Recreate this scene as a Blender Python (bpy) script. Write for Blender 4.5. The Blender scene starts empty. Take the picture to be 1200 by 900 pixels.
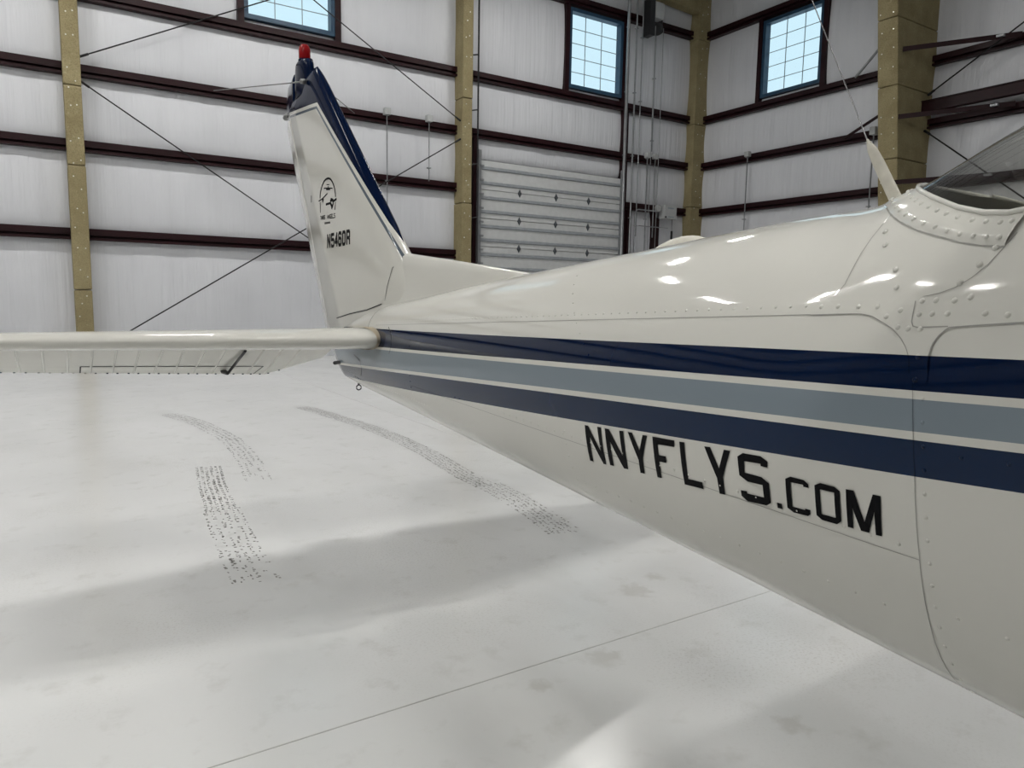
import bpy, bmesh, math, random
import numpy as np
from mathutils import Vector, Matrix
random.seed(7)
rng = np.random.RandomState(11)
SC = bpy.context.scene
COL = SC.collection

# ------------------------------------------------------------------ camera, world, exposure
cam_data = bpy.data.cameras.new('camera'); cam = bpy.data.objects.new('camera', cam_data); COL.objects.link(cam)
YAW, PITCH, ROLL = (math.radians(a) for a in (32.745, 6.80, 0.972))
fw = Vector((math.sin(YAW)*math.cos(PITCH), math.cos(YAW)*math.cos(PITCH), -math.sin(PITCH)))
rt = Vector((math.cos(YAW), -math.sin(YAW), 0)); up = rt.cross(fw)
r2 = rt*math.cos(ROLL) + up*math.sin(ROLL); u2 = up*math.cos(ROLL) - rt*math.sin(ROLL)
cam.matrix_world = Matrix(((r2.x, u2.x, -fw.x, 0), (r2.y, u2.y, -fw.y, 0), (r2.z, u2.z, -fw.z, 1.38), (0, 0, 0, 1)))
cam_data.sensor_width = 36.0; cam_data.lens = 842.0/1200.0*36.0
cam_data.clip_start = 0.05; cam_data.clip_end = 200
SC.camera = cam
world = bpy.data.worlds.new('world'); SC.world = world; world.use_nodes = True
bg = world.node_tree.nodes['Background']
bg.inputs[0].default_value = (0.68, 0.87, 0.97, 1); bg.inputs[1].default_value = 1.1
LAMP_STRENGTH = 192.0
LAMPS = [(x, y) for y in (11.9, 3.4, -5.1) for x in (-10.0, -6.15, -2.3, 1.55, 5.4)] + [(10.4, 12.2)]
SC.view_settings.view_transform = 'Standard'; SC.view_settings.look = 'None'
SC.view_settings.gamma = 1.0; SC.view_settings.use_curve_mapping = False
SC.view_settings.exposure = 0.0

# ------------------------------------------------------------------ helpers
def setp(o, label=None, cat=None, group=None, kind=None):
    if label: o['label'] = label
    if cat: o['category'] = cat
    if group: o['group'] = group
    if kind: o['kind'] = kind
    return o
def link(name, me, parent=None, loc=(0, 0, 0)):
    o = bpy.data.objects.new(name, me); COL.objects.link(o); o.location = loc
    if parent: o.parent = parent
    return o
def empty(name, loc=(0, 0, 0)):
    o = bpy.data.objects.new(name, None); COL.objects.link(o); o.location = loc; o.empty_display_size = .2
    return o
def mesh(name, v, f, mat, parent=None, smooth=False, loc=(0, 0, 0)):
    me = bpy.data.meshes.new(name); me.from_pydata([tuple(map(float, p)) for p in v], [], [tuple(map(int, q)) for q in f])
    me.materials.append(mat)
    if smooth: me.polygons.foreach_set('use_smooth', [True]*len(me.polygons))
    me.update()
    return link(name, me, parent, loc)
class MB:
    """collects pieces of ONE part"""
    def __init__(s): s.v = []; s.f = []
    def add(s, v, f):
        n = len(s.v); s.v += [tuple(p) for p in v]; s.f += [tuple(i+n for i in q) for q in f]; return s
    def box(s, x0, x1, y0, y1, z0, z1):
        return s.add([(x0,y0,z0),(x1,y0,z0),(x1,y1,z0),(x0,y1,z0),(x0,y0,z1),(x1,y0,z1),(x1,y1,z1),(x0,y1,z1)],
                     [(0,3,2,1),(4,5,6,7),(0,1,5,4),(1,2,6,5),(2,3,7,6),(3,0,4,7)])
    def tube(s, pts, r, n=8, r1=None, cap=True):
        pts = [Vector(p) for p in pts]; m = len(pts); rings = []
        for i, p in enumerate(pts):
            d = (pts[min(i+1, m-1)] - pts[max(i-1, 0)]).normalized()
            a = d.cross(Vector((0, 0, 1)));  a = d.cross(Vector((1, 0, 0))) if a.length < .05 else a
            a.normalize(); b = d.cross(a); rr = r if r1 is None else r + (r1-r)*i/(m-1)
            rings.append([p + a*rr*math.cos(2*math.pi*k/n) + b*rr*math.sin(2*math.pi*k/n) for k in range(n)])
        v = [q for rg in rings for q in rg]; f = []
        for i in range(m-1):
            for k in range(n): f.append((i*n+k, i*n+(k+1) % n, (i+1)*n+(k+1) % n, (i+1)*n+k))
        if cap: f += [tuple(range(n)), tuple(range((m-1)*n+n-1, (m-1)*n-1, -1))]
        return s.add(v, f)
    def lathe(s, prof, n=24, c=(0, 0, 0), axis='z'):
        v = []; f = []
        for (r, h) in prof:
            for k in range(n):
                a = 2*math.pi*k/n; p = (r*math.cos(a), r*math.sin(a), h)
                if axis == 'x': p = (h, p[0], p[1])
                if axis == 'y': p = (p[0], h, p[1])
                v.append((p[0]+c[0], p[1]+c[1], p[2]+c[2]))
        for i in range(len(prof)-1):
            for k in range(n): f.append((i*n+k, i*n+(k+1) % n, (i+1)*n+(k+1) % n, (i+1)*n+k))
        f += [tuple(range(n-1, -1, -1)), tuple(range((len(prof)-1)*n, len(prof)*n))]
        return s.add(v, f)
    def build(s, name, mat, parent=None, smooth=False, loc=(0, 0, 0), fix=False):
        o = mesh(name, s.v, s.f, mat, parent, smooth, loc)
        if fix:
            bm = bmesh.new(); bm.from_mesh(o.data); bmesh.ops.recalc_face_normals(bm, faces=bm.faces); bm.to_mesh(o.data); bm.free()
        return o
def bevel(o, w=.01, seg=2):
    m = o.modifiers.new('bevel', 'BEVEL'); m.width = w; m.segments = seg; m.limit_method = 'ANGLE'; m.angle_limit = .6
    return o
def copy_tree(o, parent=None, dx=(0, 0, 0)):
    c = o.copy(); COL.objects.link(c); c.parent = parent
    c.location = Vector(o.location) + Vector(dx)
    for ch in list(o.children): copy_tree(ch, c)
    return c

# ------------------------------------------------------------------ materials
class NT:
    def __init__(s, name):
        s.m = bpy.data.materials.new(name); s.m.use_nodes = True; s.t = s.m.node_tree; s.b = s.t.nodes['Principled BSDF']
    def n(s, kind, **kw):
        nd = s.t.nodes.new(kind)
        for k, v in kw.items(): setattr(nd, k, v)
        return nd
    def l(s, a, b): s.t.links.new(a, b)
    def val(s, op, a, b=None, c=None, clamp=False):
        nd = s.n('ShaderNodeMath', operation=op); nd.use_clamp = clamp
        for i, x in enumerate((a, b, c)):
            if x is None: continue
            if hasattr(x, 'links'): s.l(x, nd.inputs[i])
            else: nd.inputs[i].default_value = x
        return nd.outputs[0]
    def mix(s, fac, a, b):
        nd = s.n('ShaderNodeMix', data_type='RGBA')
        for i, x in ((0, fac), (6, a), (7, b)):
            if hasattr(x, 'links'): s.l(x, nd.inputs[i])
            else: nd.inputs[i].default_value = x if i == 0 else (*x, 1)
        return nd.outputs[2]
    def coords(s):
        tc = s.n('ShaderNodeTexCoord'); sp = s.n('ShaderNodeSeparateXYZ'); s.l(tc.outputs['Object'], sp.inputs[0])
        return tc.outputs['Object'], sp.outputs
    def noise(s, vec, scale, detail=3, stretch=None, rough=.5):
        if stretch:
            mp = s.n('ShaderNodeMapping'); mp.inputs['Scale'].default_value = stretch; s.l(vec, mp.inputs[0]); vec = mp.outputs[0]
        nd = s.n('ShaderNodeTexNoise'); nd.inputs['Scale'].default_value = scale; nd.inputs['Detail'].default_value = detail
        nd.inputs['Roughness'].default_value = rough
        s.l(vec, nd.inputs['Vector']); return nd.outputs[0]
    def ramp(s, fac, a, b):
        nd = s.n('ShaderNodeMapRange'); nd.inputs[1].default_value = a; nd.inputs[2].default_value = b; nd.clamp = True
        s.l(fac, nd.inputs[0]); return nd.outputs[0]
    def bump(s, h, strength=.3, dist=.01):
        nd = s.n('ShaderNodeBump'); nd.inputs['Strength'].default_value = strength; nd.inputs['Distance'].default_value = dist
        s.l(h, nd.inputs['Height']); s.l(nd.outputs[0], s.b.inputs['Normal'])
    def fin(s, col=None, rough=None, metal=None, coat=None, spec=None):
        for k, x in (('Base Color', col), ('Roughness', rough), ('Metallic', metal), ('Coat Weight', coat), ('Specular IOR Level', spec)):
            if x is None: continue
            if hasattr(x, 'links'): s.l(x, s.b.inputs[k])
            else: s.b.inputs[k].default_value = (*x, 1) if k == 'Base Color' else x
        return s.m
def plain(name, col, rough=.5, metal=0, coat=0, var=.12, scale=8, bump=0, spec=.4):
    t = NT(name); v, _ = t.coords(); nz = t.noise(v, scale, 4)
    c = t.mix(t.ramp(nz, .3, .7), tuple(x*(1-var) for x in col), tuple(min(1, x*(1+var)) for x in col))
    if bump: t.bump(t.noise(v, scale*12, 3), bump, .004)
    return t.fin(c, rough, metal, coat, spec)

WHITE = (.62, .613, .567); NAVY = (.0018, .0088, .034); GREYBLUE = (.200, .240, .275)
STRIPES = [((1.3369, -.0379, .0016), (1.2996, -.0487, .0007), NAVY), ((1.2905, -.0517, .0016), (1.2559, -.0612, -.0002), GREYBLUE),
           ((1.2466, -.0636, .0003), (1.2091, -.0806, .0032), (.0030, .0150, .048))]
def m_fuselage(name='airplane_paint_striped', k=1.0):
    t = NT(name); v, o = t.coords(); y, z = o[1], o[2]
    nz = t.noise(v, 3.0, 3); c = t.mix(t.ramp(nz, .35, .65), tuple(x*.985*k for x in WHITE), tuple(x*k for x in WHITE))
    def edge(e): return t.val('ADD', t.val('MULTIPLY', y, t.val('ADD', t.val('MULTIPLY', y, e[2]), e[1])), e[0])
    for a, b, col in STRIPES:
        m = t.val('MULTIPLY', t.val('LESS_THAN', z, edge(a)), t.val('GREATER_THAN', z, edge(b))); c = t.mix(m, c, tuple(x*k for x in col))
    t.bump(t.noise(v, 4.0, 2, (1, .5, 1)), .012, .02)
    return t.fin(c, .055, 0, 0, .22)
def m_fin():
    t = NT('airplane_paint_fin'); v, o = t.coords(); y, z = o[1], o[2]
    nz = t.noise(v, 3.0, 3); c = t.mix(t.ramp(nz, .35, .65), tuple(x*.97 for x in WHITE), WHITE)
    yl = t.val('ADD', t.val('MULTIPLY', t.val('SUBTRACT', z, 1.60), 1.318), 2.895)      # edge of the blue leading band
    d = t.val('SUBTRACT', yl, y)
    zt = t.val('ADD', t.val('MULTIPLY', t.val('SUBTRACT', y, 3.97), .1086), 2.411)
    dt = t.val('SUBTRACT', z, zt)
    dd = t.val('MAXIMUM', d, t.val('MULTIPLY', dt, 1.6))
    c = t.mix(t.val('MULTIPLY', t.val('GREATER_THAN', dd, -.052), t.val('LESS_THAN', dd, -.030)), c, (.10, .125, .15))
    c = t.mix(t.val('GREATER_THAN', dd, 0.0), c, (.0015, .0065, .028))
    t.bump(t.noise(v, 6.0, 2, (1, 1.5, .6)), .03, .02)
    return t.fin(c, .10, 0, 0, t.val('SUBTRACT', .22, t.val('MULTIPLY', t.val('GREATER_THAN', dd, 0.0), .18)))
def m_gloss(name, col, rough=.11, bump=.012, spec=.25):
    t = NT(name); v, o = t.coords(); nz = t.noise(v, 3.0, 3)
    c = t.mix(t.ramp(nz, .35, .65), tuple(x*.97 for x in col), col)
    if bump: t.bump(t.noise(v, 6.0, 2), bump, .02)
    return t.fin(c, rough, 0, 0, spec)
M_FUS = m_fuselage(); M_SEAM = m_fuselage('panel_seam_gap', .55); M_FIN = m_fin(); M_PAINT = m_gloss('airplane_paint_white', WHITE); M_NAVY = m_gloss('airplane_paint_navy', (.0015, .0060, .026), .12, .015, .05)
M_DARKSEAM = plain('black_gap_sealant', (.012, .012, .012), .6)
M_RIVET = M_FUS
M_LETTER = plain('black_vinyl_lettering', (.003, .003, .004), .55, var=.05, spec=.08)
M_RED = m_gloss('red_beacon_lens', (.24, .004, .006), .12, 0)
M_TAN = plain('tan_abrasion_boot', (.42, .36, .26), .6)
M_RUBBER = plain('tire_rubber', (.012, .012, .012), .8); M_ALU = plain('bare_aluminium', (.55, .55, .56), .3, .9, var=.05)
M_DARK = plain('dark_metal', (.02, .02, .022), .5)
M_INT = plain('cabin_lining_olive_grey', (.27, .265, .235), .8, bump=.2); M_INTDARK = plain('cabin_trim_dark', (.012, .012, .012), .6)
M_ANT = plain('cream_antenna_fairing', (.55, .53, .46), .45, var=.1, scale=40)
M_STEELROD = plain('dark_stainless_rod', (.22, .22, .22), .35, .8)
def m_glass(name, tint, refl=.08):
    t = NT(name); nt = t.t; out = nt.nodes['Material Output']
    tr = t.n('ShaderNodeBsdfTransparent'); tr.inputs[0].default_value = (*tint, 1)
    gl = t.n('ShaderNodeBsdfGlossy'); gl.inputs['Roughness'].default_value = .03
    lw = t.n('ShaderNodeLayerWeight'); lw.inputs[0].default_value = .5
    v, o = t.coords(); nz = t.noise(v, 4, 2); f = t.val('ADD', t.val('MULTIPLY', t.val('POWER', lw.outputs['Facing'], 4.0), .85), t.val('MULTIPLY', nz, refl))
    mx = t.n('ShaderNodeMixShader'); t.l(f, mx.inputs[0]); t.l(tr.outputs[0], mx.inputs[1]); t.l(gl.outputs[0], mx.inputs[2]); t.l(mx.outputs[0], out.inputs[0])
    return t.m
M_PLEXI = m_glass('tinted_acrylic', (.86, .86, .83), .03); M_PANE = m_glass('window_glass', (.93, .97, .98), .03)
def m_floor():
    t = NT('white_epoxy_floor'); v, o = t.coords()
    big = t.noise(v, .35, 4); med = t.noise(v, 1.6, 5, (1, .55, 1)); fine = t.noise(v, 40, 4); sm = t.noise(v, 5.5, 6, (1, 1, 1), .65)
    c = t.mix(t.ramp(big, .3, .7), (.68, .685, .675), (.76, .765, .76))
    c = t.mix(t.val('MULTIPLY', t.ramp(med, .50, .72), .30), c, (.52, .52, .50))
    c = t.mix(t.val('MULTIPLY', t.ramp(sm, .56, .78), .35), c, (.42, .41, .375))
    dirt = t.val('MULTIPLY', t.ramp(t.noise(v, 90, 3), .52, .70), t.ramp(t.noise(v, .9, 3), .45, .70)); c = t.mix(t.val('MULTIPLY', dirt, .35), c, (.36, .34, .30))
    rg = t.val('ADD', t.val('MULTIPLY', t.ramp(med, .35, .7), .05), .19)
    for sx, sy, sr in ((2.50, 2.53, .055), (1.99, 1.36, .060), (2.30, 2.45, .09), (1.75, 2.02, .08), (1.42, 1.98, .05)):      # oil stains
        dv = t.n('ShaderNodeVectorMath', operation='DISTANCE'); t.l(v, dv.inputs[0]); dv.inputs[1].default_value = (sx, sy, 0)
        dd = t.val('ADD', dv.outputs['Value'], t.val('MULTIPLY', t.val('SUBTRACT', t.noise(v, 22, 4), .5), sr*2.2))
        c = t.mix(t.val('MULTIPLY', t.val('SUBTRACT', 1.0, t.ramp(dd, sr*.4, sr*1.1)), .26), c, (.33, .31, .26))
    return t.fin(c, rg, 0, 0, .5)
def m_wall():
    t = NT('white_vinyl_insulation_facing'); v, o = t.coords()
    big = t.noise(v, .5, 3); streak = t.noise(v, 1.0, 5, (3.2, 3.2, .16)); fine = t.noise(v, 1.0, 4, (14, 14, .35))
    c = t.mix(t.ramp(big, .3, .7), (.60, .61, .64), (.675, .685, .715))
    c = t.mix(t.val('MULTIPLY', t.ramp(streak, .54, .70), .13), c, (.45, .455, .475))
    h = t.val('ADD', t.val('MULTIPLY', streak, 1.0), t.val('MULTIPLY', fine, .35))
    t.bump(h, .42, .10)
    return t.fin(c, .42, 0, 0, .45)
def m_girt():
    t = NT('maroon_primed_steel'); v, o = t.coords(); nz = t.noise(v, 2.5, 4, (1, 1, 3))
    c = t.mix(t.ramp(nz, .3, .7), (.012, .0022, .0036), (.020, .0036, .0055))
    return t.fin(c, .45, 0, 0, .22)
def m_gold():
    t = NT('gold_fibre_fireproofing'); v, o = t.coords(); a = t.noise(v, 3.0, 4); b = t.noise(v, 60, 3); d = t.noise(v, 18, 4)
    c = t.mix(t.ramp(a, .3, .7), (.26, .215, .115), (.35, .30, .17))
    c = t.mix(t.val('MULTIPLY', t.ramp(b, .45, .7), .6), c, (.17, .135, .07))
    c = t.mix(t.val('MULTIPLY', t.ramp(d, .62, .75), .5), c, (.46, .41, .27))
    t.bump(b, .6, .02); return t.fin(c, .9, 0, 0, .2)
M_FLOOR = m_floor(); M_WALL = m_wall(); M_GIRT = m_girt(); M_GOLD = m_gold()
M_PIN = plain('bright_pin_cap', (.75, .73, .66), .3, .3); M_JOINT = plain('floor_joint_sealant', (.46, .46, .445), .5)
M_TIRE = plain('tire_rubber_residue', (.20, .195, .185), .7, var=.4, scale=30)
M_BLUE = plain('blue_window_frame', (.020, .058, .105), .4); M_MUNTIN = plain('grey_muntin', (.26, .30, .32), .5)
M_BLACKROD = plain('black_brace_rod', (.008, .008, .009), .5); M_GALV = plain('galvanized_steel', (.30, .31, .32), .45, .7)
M_DOOR = plain('grey_white_door_skin', (.56, .57, .57), .45, var=.05); M_DOORRIB = plain('door_rib_grey', (.30, .32, .34), .5); M_HINGE = plain('dark_hinge_steel', (.10, .11, .12), .5, .5)
M_BOX = plain('light_grey_enclosure', (.42, .43, .43), .5, var=.05); M_SUBSTRATE = plain('wall_backing', (.55, .55, .56), .7)
M_CEIL = plain('white_roof_insulation', (.72, .72, .73), .6, var=.05, scale=1)

# ------------------------------------------------------------------ building shell
YA, XB, XL, YF = 16.0, 16.84, -15.72, -20.0
RIDGE_X, EAVE = .56, 10.55
def roof_z(x): return EAVE + (16.28-abs(x-RIDGE_X))/12.0
floor = setp(MB().box(XL-.2, XB+.2, YF-.2, YA+.2, -.2, 0).build('floor', M_FLOOR), kind='structure')
ceil = setp(MB().add([(XL, YF, EAVE), (RIDGE_X, YF, roof_z(RIDGE_X)), (XB, YF, EAVE), (XL, YA, EAVE), (RIDGE_X, YA, roof_z(RIDGE_X)), (XB, YA, EAVE),
    (XL, YF, EAVE+.15), (RIDGE_X, YF, roof_z(RIDGE_X)+.15), (XB, YF, EAVE+.15), (XL, YA, EAVE+.15), (RIDGE_X, YA, roof_z(RIDGE_X)+.15), (XB, YA, EAVE+.15)],
    [(0,1,4,3),(1,2,5,4),(6,9,10,7),(7,10,11,8),(0,6,7,1),(1,7,8,2),(3,4,10,9),(4,5,11,10),(0,3,9,6),(2,8,11,5)]).build('ceiling', M_CEIL), kind='structure')
for k in range(1, 8):
    for s in (-1, 1):
        x = RIDGE_X + s*k*2.0; z = roof_z(x)
        MB().box(x-.05, x+.05, YF+.05, YA-.05, z-.22, z-.01).build('purlin', M_GIRT, ceil)

WIN_A = [(3.66, 5.50), (11.90, 13.70)]; WIN_B = [(11.90, 13.70)]; WZ0, WZ1 = 7.0, 8.96
DOOR_X0, DOOR_X1, DOOR_Z = 9.16, 13.74, 4.78
def wall_grid(name, us, vs, holes, top, put):
    """solid wall plate with openings; put(u, d, v) maps wall coordinates (d = depth outwards)"""
    mb = MB(); us = sorted(set(us)); vs = sorted(set(vs))
    for i in range(len(us)-1):
        for j in range(len(vs)-1):
            uc, vc = (us[i]+us[i+1])/2, (vs[j]+vs[j+1])/2
            if any(a < uc < b and c < vc < d for a, b, c, d in holes): continue
            z0, z1a, z1b = vs[j], vs[j+1], vs[j+1]
            if j == len(vs)-2: z1a, z1b = top(us[i]), top(us[i+1])
            v = [put(us[i], .10, z0), put(us[i+1], .10, z0), put(us[i+1], .22, z0), put(us[i], .22, z0), put(us[i], .10, z1a), put(us[i+1], .10, z1b), put(us[i+1], .22, z1b), put(us[i], .22, z1a)]
            mb.add(v, [(0,3,2,1),(4,5,6,7),(0,1,5,4),(1,2,6,5),(2,3,7,6),(3,0,4,7)])
    return setp(mb.build(name, M_SUBSTRATE, fix=False), kind='structure')
putA = lambda u, d, v: (u, YA+d, v)
putB = lambda u, d, v: (XB+d, u, v)
putL = lambda u, d, v: (XL-d, u, v)
putF = lambda u, d, v: (u, YF-d, v)
hA = [(a, b, WZ0, WZ1) for a, b in WIN_A]; hB = [(a, b, WZ0, WZ1) for a, b in WIN_B]
wall_back = wall_grid('wall_back', [XL-.2, XB+.2, RIDGE_X]+[x for w in WIN_A for x in w], [-.2, WZ0, WZ1, 10.5], hA, lambda x: roof_z(x)+.1, putA)
wall_right = wall_grid('wall_right', [YF-.2, YA+.2]+[x for w in WIN_B for x in w], [-.2, WZ0, WZ1, 10.5], hB, lambda x: EAVE+.1, putB)
wall_left = wall_grid('wall_left', [YF-.2, YA+.2], [-.2, 10.5], [], lambda x: EAVE+.1, putL)
wall_front = wall_grid('wall_front', [XL-.2, RIDGE_X, XB+.2], [-.2, 10.5], [], lambda x: roof_z(x)+.1, putF)

# --- bulging insulation blankets between the girts, one object per strip
GZ = [2.44, 4.05, 5.40, 6.75, 9.15]
ROWS = [0.0] + GZ + [10.95]
def blanket(wall, put, u0, u1, z0, z1, bulge=.07):
    nu, nz = 7, 9; v = []; f = []
    ph = rng.rand(6)*6.28; amp = rng.uniform(.004, .012, 3)
    for j in range(nz+1):
        b = j/nz
        for i in range(nu+1):
            a = i/nu
            d = bulge*(math.sin(math.pi*min(max(b, 0), 1))**.55)*(1-.05*math.exp(-((a*(1-a))/.02)))
            if 0 < i < nu: d += sum(amp[k]*math.sin((k+2)*3.1*a+ph[k])*math.sin(math.pi*b) for k in range(3))
            if i in (0, nu): d -= .002
            v.append(put(u0+(u1-u0)*a, .06-d, z0+(z1-z0)*b))
    for j in range(nz):
        for i in range(nu): f.append((j*(nu+1)+i, j*(nu+1)+i+1, (j+1)*(nu+1)+i+1, (j+1)*(nu+1)+i))
    n = len(v)
    rim = [i for i in range(nu+1)] + [(j+1)*(nu+1)-1 for j in range(1, nz+1)] + [nz*(nu+1)+i for i in range(nu-1, -1, -1)] + [j*(nu+1) for j in range(nz-1, 0, -1)]
    m0 = n; v += [v[i] for i in rim]; n = len(v)
    for q, i in enumerate(rim):
        u = u0+(u1-u0)*((i % (nu+1))/nu); z = z0+(z1-z0)*((i//(nu+1))/nz); v.append(put(u, .10, z))
    for q in range(len(rim)): f.append((m0+q, n+q, n+(q+1) % len(rim), m0+(q+1) % len(rim)))
    mb = MB(); mb.add(v, f); return mb.build('insulation_panel', M_WALL, wall, True, fix=True)
SA = [-6.6, -4.6, -2.8, -1.1, .56, 2.05, 3.58, 5.58, 7.15, 8.75, 10.3, 11.82, 13.78, 15.3, 16.78]
for i in range(len(SA)-1):
    for j in range(len(ROWS)-1):
        a, b, c, d = SA[i], SA[i+1], ROWS[j], ROWS[j+1]
        if any(abs((a+b)/2-(w[0]+w[1])/2) < .6 for w in WIN_A) and c == 6.75:
            blanket(wall_back, putA, a, b, 6.75, WZ0-.04, .02); continue
        if a >= 8.7 and b <= 13.8 and d <= 5.5:
            if d == 5.40: blanket(wall_back, putA, a, b, DOOR_Z+.04, 5.40, .06)
            continue
        blanket(wall_back, putA, a, b, c, d if j < 5 else min(10.9, roof_z((a+b)/2)))
SB = [15.95, 14.9, 13.78, 11.82, 10.4, 9.27, 7.6, 6.0, 4.4, 2.8]
for i in range(len(SB)-1):
    for j in range(len(ROWS)-1):
        b, a, c, d = SB[i], SB[i+1], ROWS[j], ROWS[j+1]
        if abs((a+b)/2-12.8) < .6 and c == 6.75:
            blanket(wall_right, putB, a, b, 6.75, WZ0-.04, .02); continue
        blanket(wall_right, putB, a, b, c, min(d, 10.6))
# --- girts: lipped Z sections, one object per bay
def girt(wall, put, u0, u1, z, h=.21, dep=.20):
    mb = MB()
    prof = [(.08, z+h/2), (-dep+.08, z+h/2), (-dep+.08, z+h/2-.035), (-dep+.092, z+h/2-.035), (-dep+.092, z+h/2-.014), (-.02, z+h/2-.014), (-.02, z-h/2+.05)]
    a = [(-dep+.08, z+h/2), (.07, z+h/2), (.07, z-h/2), (-dep+.08, z-h/2), (-dep+.08, z-h/2+.045), (-dep+.10, z-h/2+.045), (-dep+.10, z-h/2+.02), (-.03, z-h/2+.02), (-.03, z+h/2-.02), (-dep+.10, z+h/2-.02), (-dep+.10, z+h/2-.12), (-dep+.08, z+h/2-.12)]
    n = len(a); v = [put(u0, d, zz) for d, zz in a] + [put(u1, d, zz) for d, zz in a]
    f = [(i, (i+1) % n, n+(i+1) % n, n+i) for i in range(n)] + [tuple(range(n-1, -1, -1)), tuple(range(n, 2*n))]
    mb.add(v, f); return mb.build('girt', M_GIRT, wall, fix=True)
for z in GZ:
    for a, b in ((XL, -7.6), (-7.6, .54), (.54, 8.64)): girt(wall_back, putA, a, b, z)
    if z > 5.2: girt(wall_back, putA, 8.64, 16.6, z)
    else: girt(wall_back, putA, 13.95, 16.6, z)
    for a, b in ((YF, -12), (-12, -5), (-5, 2), (2, 9.25), (9.25, 15.85)): girt(wall_right, putB, a, b, z)
    for a, b in ((YF, -5), (-5, 9), (9, YA)): girt(wall_left, putL, a, b, z)
    for a, b in ((XL, .5), (.5, XB)): girt(wall_front, putF, a, b, z)
def post(wall, put, u0, u1, z0, z1, d0=-.10): 
    mb = MB(); v = [put(u, d, z) for z in (z0, z1) for u, d in ((u0, d0), (u1, d0), (u1, .09), (u0, .09))]
    mb.add(v, [(0,3,2,1),(4,5,6,7),(0,1,5,4),(1,2,6,5),(2,3,7,6),(3,0,4,7)]); return mb.build('framing_post', M_GIRT, wall, fix=True)
post(wall_back, putA, 13.78, 13.98, 0, 6.66); post(wall_back, putA, 8.98, 9.12, 0, 5.3)
post(wall_back, putA, 14.05, 14.20, 0, 3.95); post(wall_back, putA, 15.02, 15.30, 0, 3.95)
for a, b in WIN_A:
    post(wall_back, putA, a-.16, a-.03, 6.85, 9.05, -.08); post(wall_back, putA, b+.03, b+.16, 6.85, 9.05, -.08)
for a, b in WIN_B:
    post(wall_right, putB, a-.16, a-.03, 6.85, 9.05, -.08); post(wall_right, putB, b+.03, b+.16, 6.85, 9.05, -.08)
# --- floor joints and tire marks
MB().box(3.366, 3.376, YF+.1, YA-.15, -.002, .0012).build('control_joint', M_JOINT, floor)
MB().box(XL+.1, XB-.15, 2.110, 2.1145, -.002, .0012).build('control_joint', M_JOINT, floor)
def tire_mark(path, width, ribs, dens0=1.0, dens1=.5, block=.028, seed=1):
    """broken rubber prints of a ribbed tread left along a path"""
    r = np.random.RandomState(seed); P = np.array(path, float); seg = np.hypot(*np.diff(P, axis=0).T); L = np.concatenate([[0], np.cumsum(seg)])
    mb = MB(); tot = L[-1]
    for k in range(ribs):
        s = r.uniform(0, block); o0 = (k/(ribs-1)-.5)*width; run = 0
        while s < tot:
            dn = dens0 + (dens1-dens0)*s/tot; dn *= .55+.45*math.sin(s*9+k*1.7)*math.sin(s*3.1+k)+.35
            x, y = np.interp(s, L, P[:, 0]), np.interp(s, L, P[:, 1]); x2, y2 = np.interp(min(s+.05, tot), L, P[:, 0]), np.interp(min(s+.05, tot), L, P[:, 1])
            d = np.array([x2-x, y2-y]); d = d/(np.hypot(*d)+1e-9); nrm = np.array([-d[1], d[0]])
            for sub in (-1, 1):
                if r.rand() > dn: continue
                o = o0 + sub*width/ribs*.17 + r.uniform(-.003, .003); w = width/ribs*r.uniform(.08, .21); l = block*r.uniform(.15, .55); sk = r.uniform(-.3, .3)
                c = np.array([x, y]) + nrm*o + d*r.uniform(-.012, .012)
                q = [c + nrm*(a*w+b*sk*l) + d*b*l for a, b in ((-1, -1), (1, -r.uniform(.4, 1)), (1, 1), (-1, r.uniform(.4, 1)))]
                mb.add([(p[0], p[1], .0006) for p in q], [(0, 1, 2, 3)])
            s += block*r.uniform(.6, 1.1)
    return setp(mb.build('tire_mark', M_TIRE, floor, fix=True), kind='stuff')
tire_mark([(1.08, 8.95), (1.19, 8.57), (1.30, 8.08), (1.36, 7.5), (1.39, 7.1), (1.37, 6.5), (1.32, 5.95), (1.25, 5.4)], .17, 5, .75, .25, .03, 1)
tire_mark([(1.01, 6.05), (.93, 5.45), (.89, 5.0), (.86, 4.75)], .17, 6, .95, .55, .026, 2)
tire_mark([(.87, 4.8), (.83, 4.3), (.80, 3.9), (.78, 3.45)], .20, 6, .42, .30, .022, 3)
tire_mark([(2.58, 8.8), (2.64, 8.39), (2.74, 7.6), (2.79, 7.1), (2.81, 6.4), (2.78, 5.71), (2.72, 5.2), (2.67, 4.8), (2.66, 4.45)], .17, 6, .9, .6, .03, 4)
tire_mark([(2.69, 4.5), (2.66, 4.1), (2.60, 3.7), (2.52, 3.3)], .20, 7, .65, .45, .024, 5)

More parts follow.
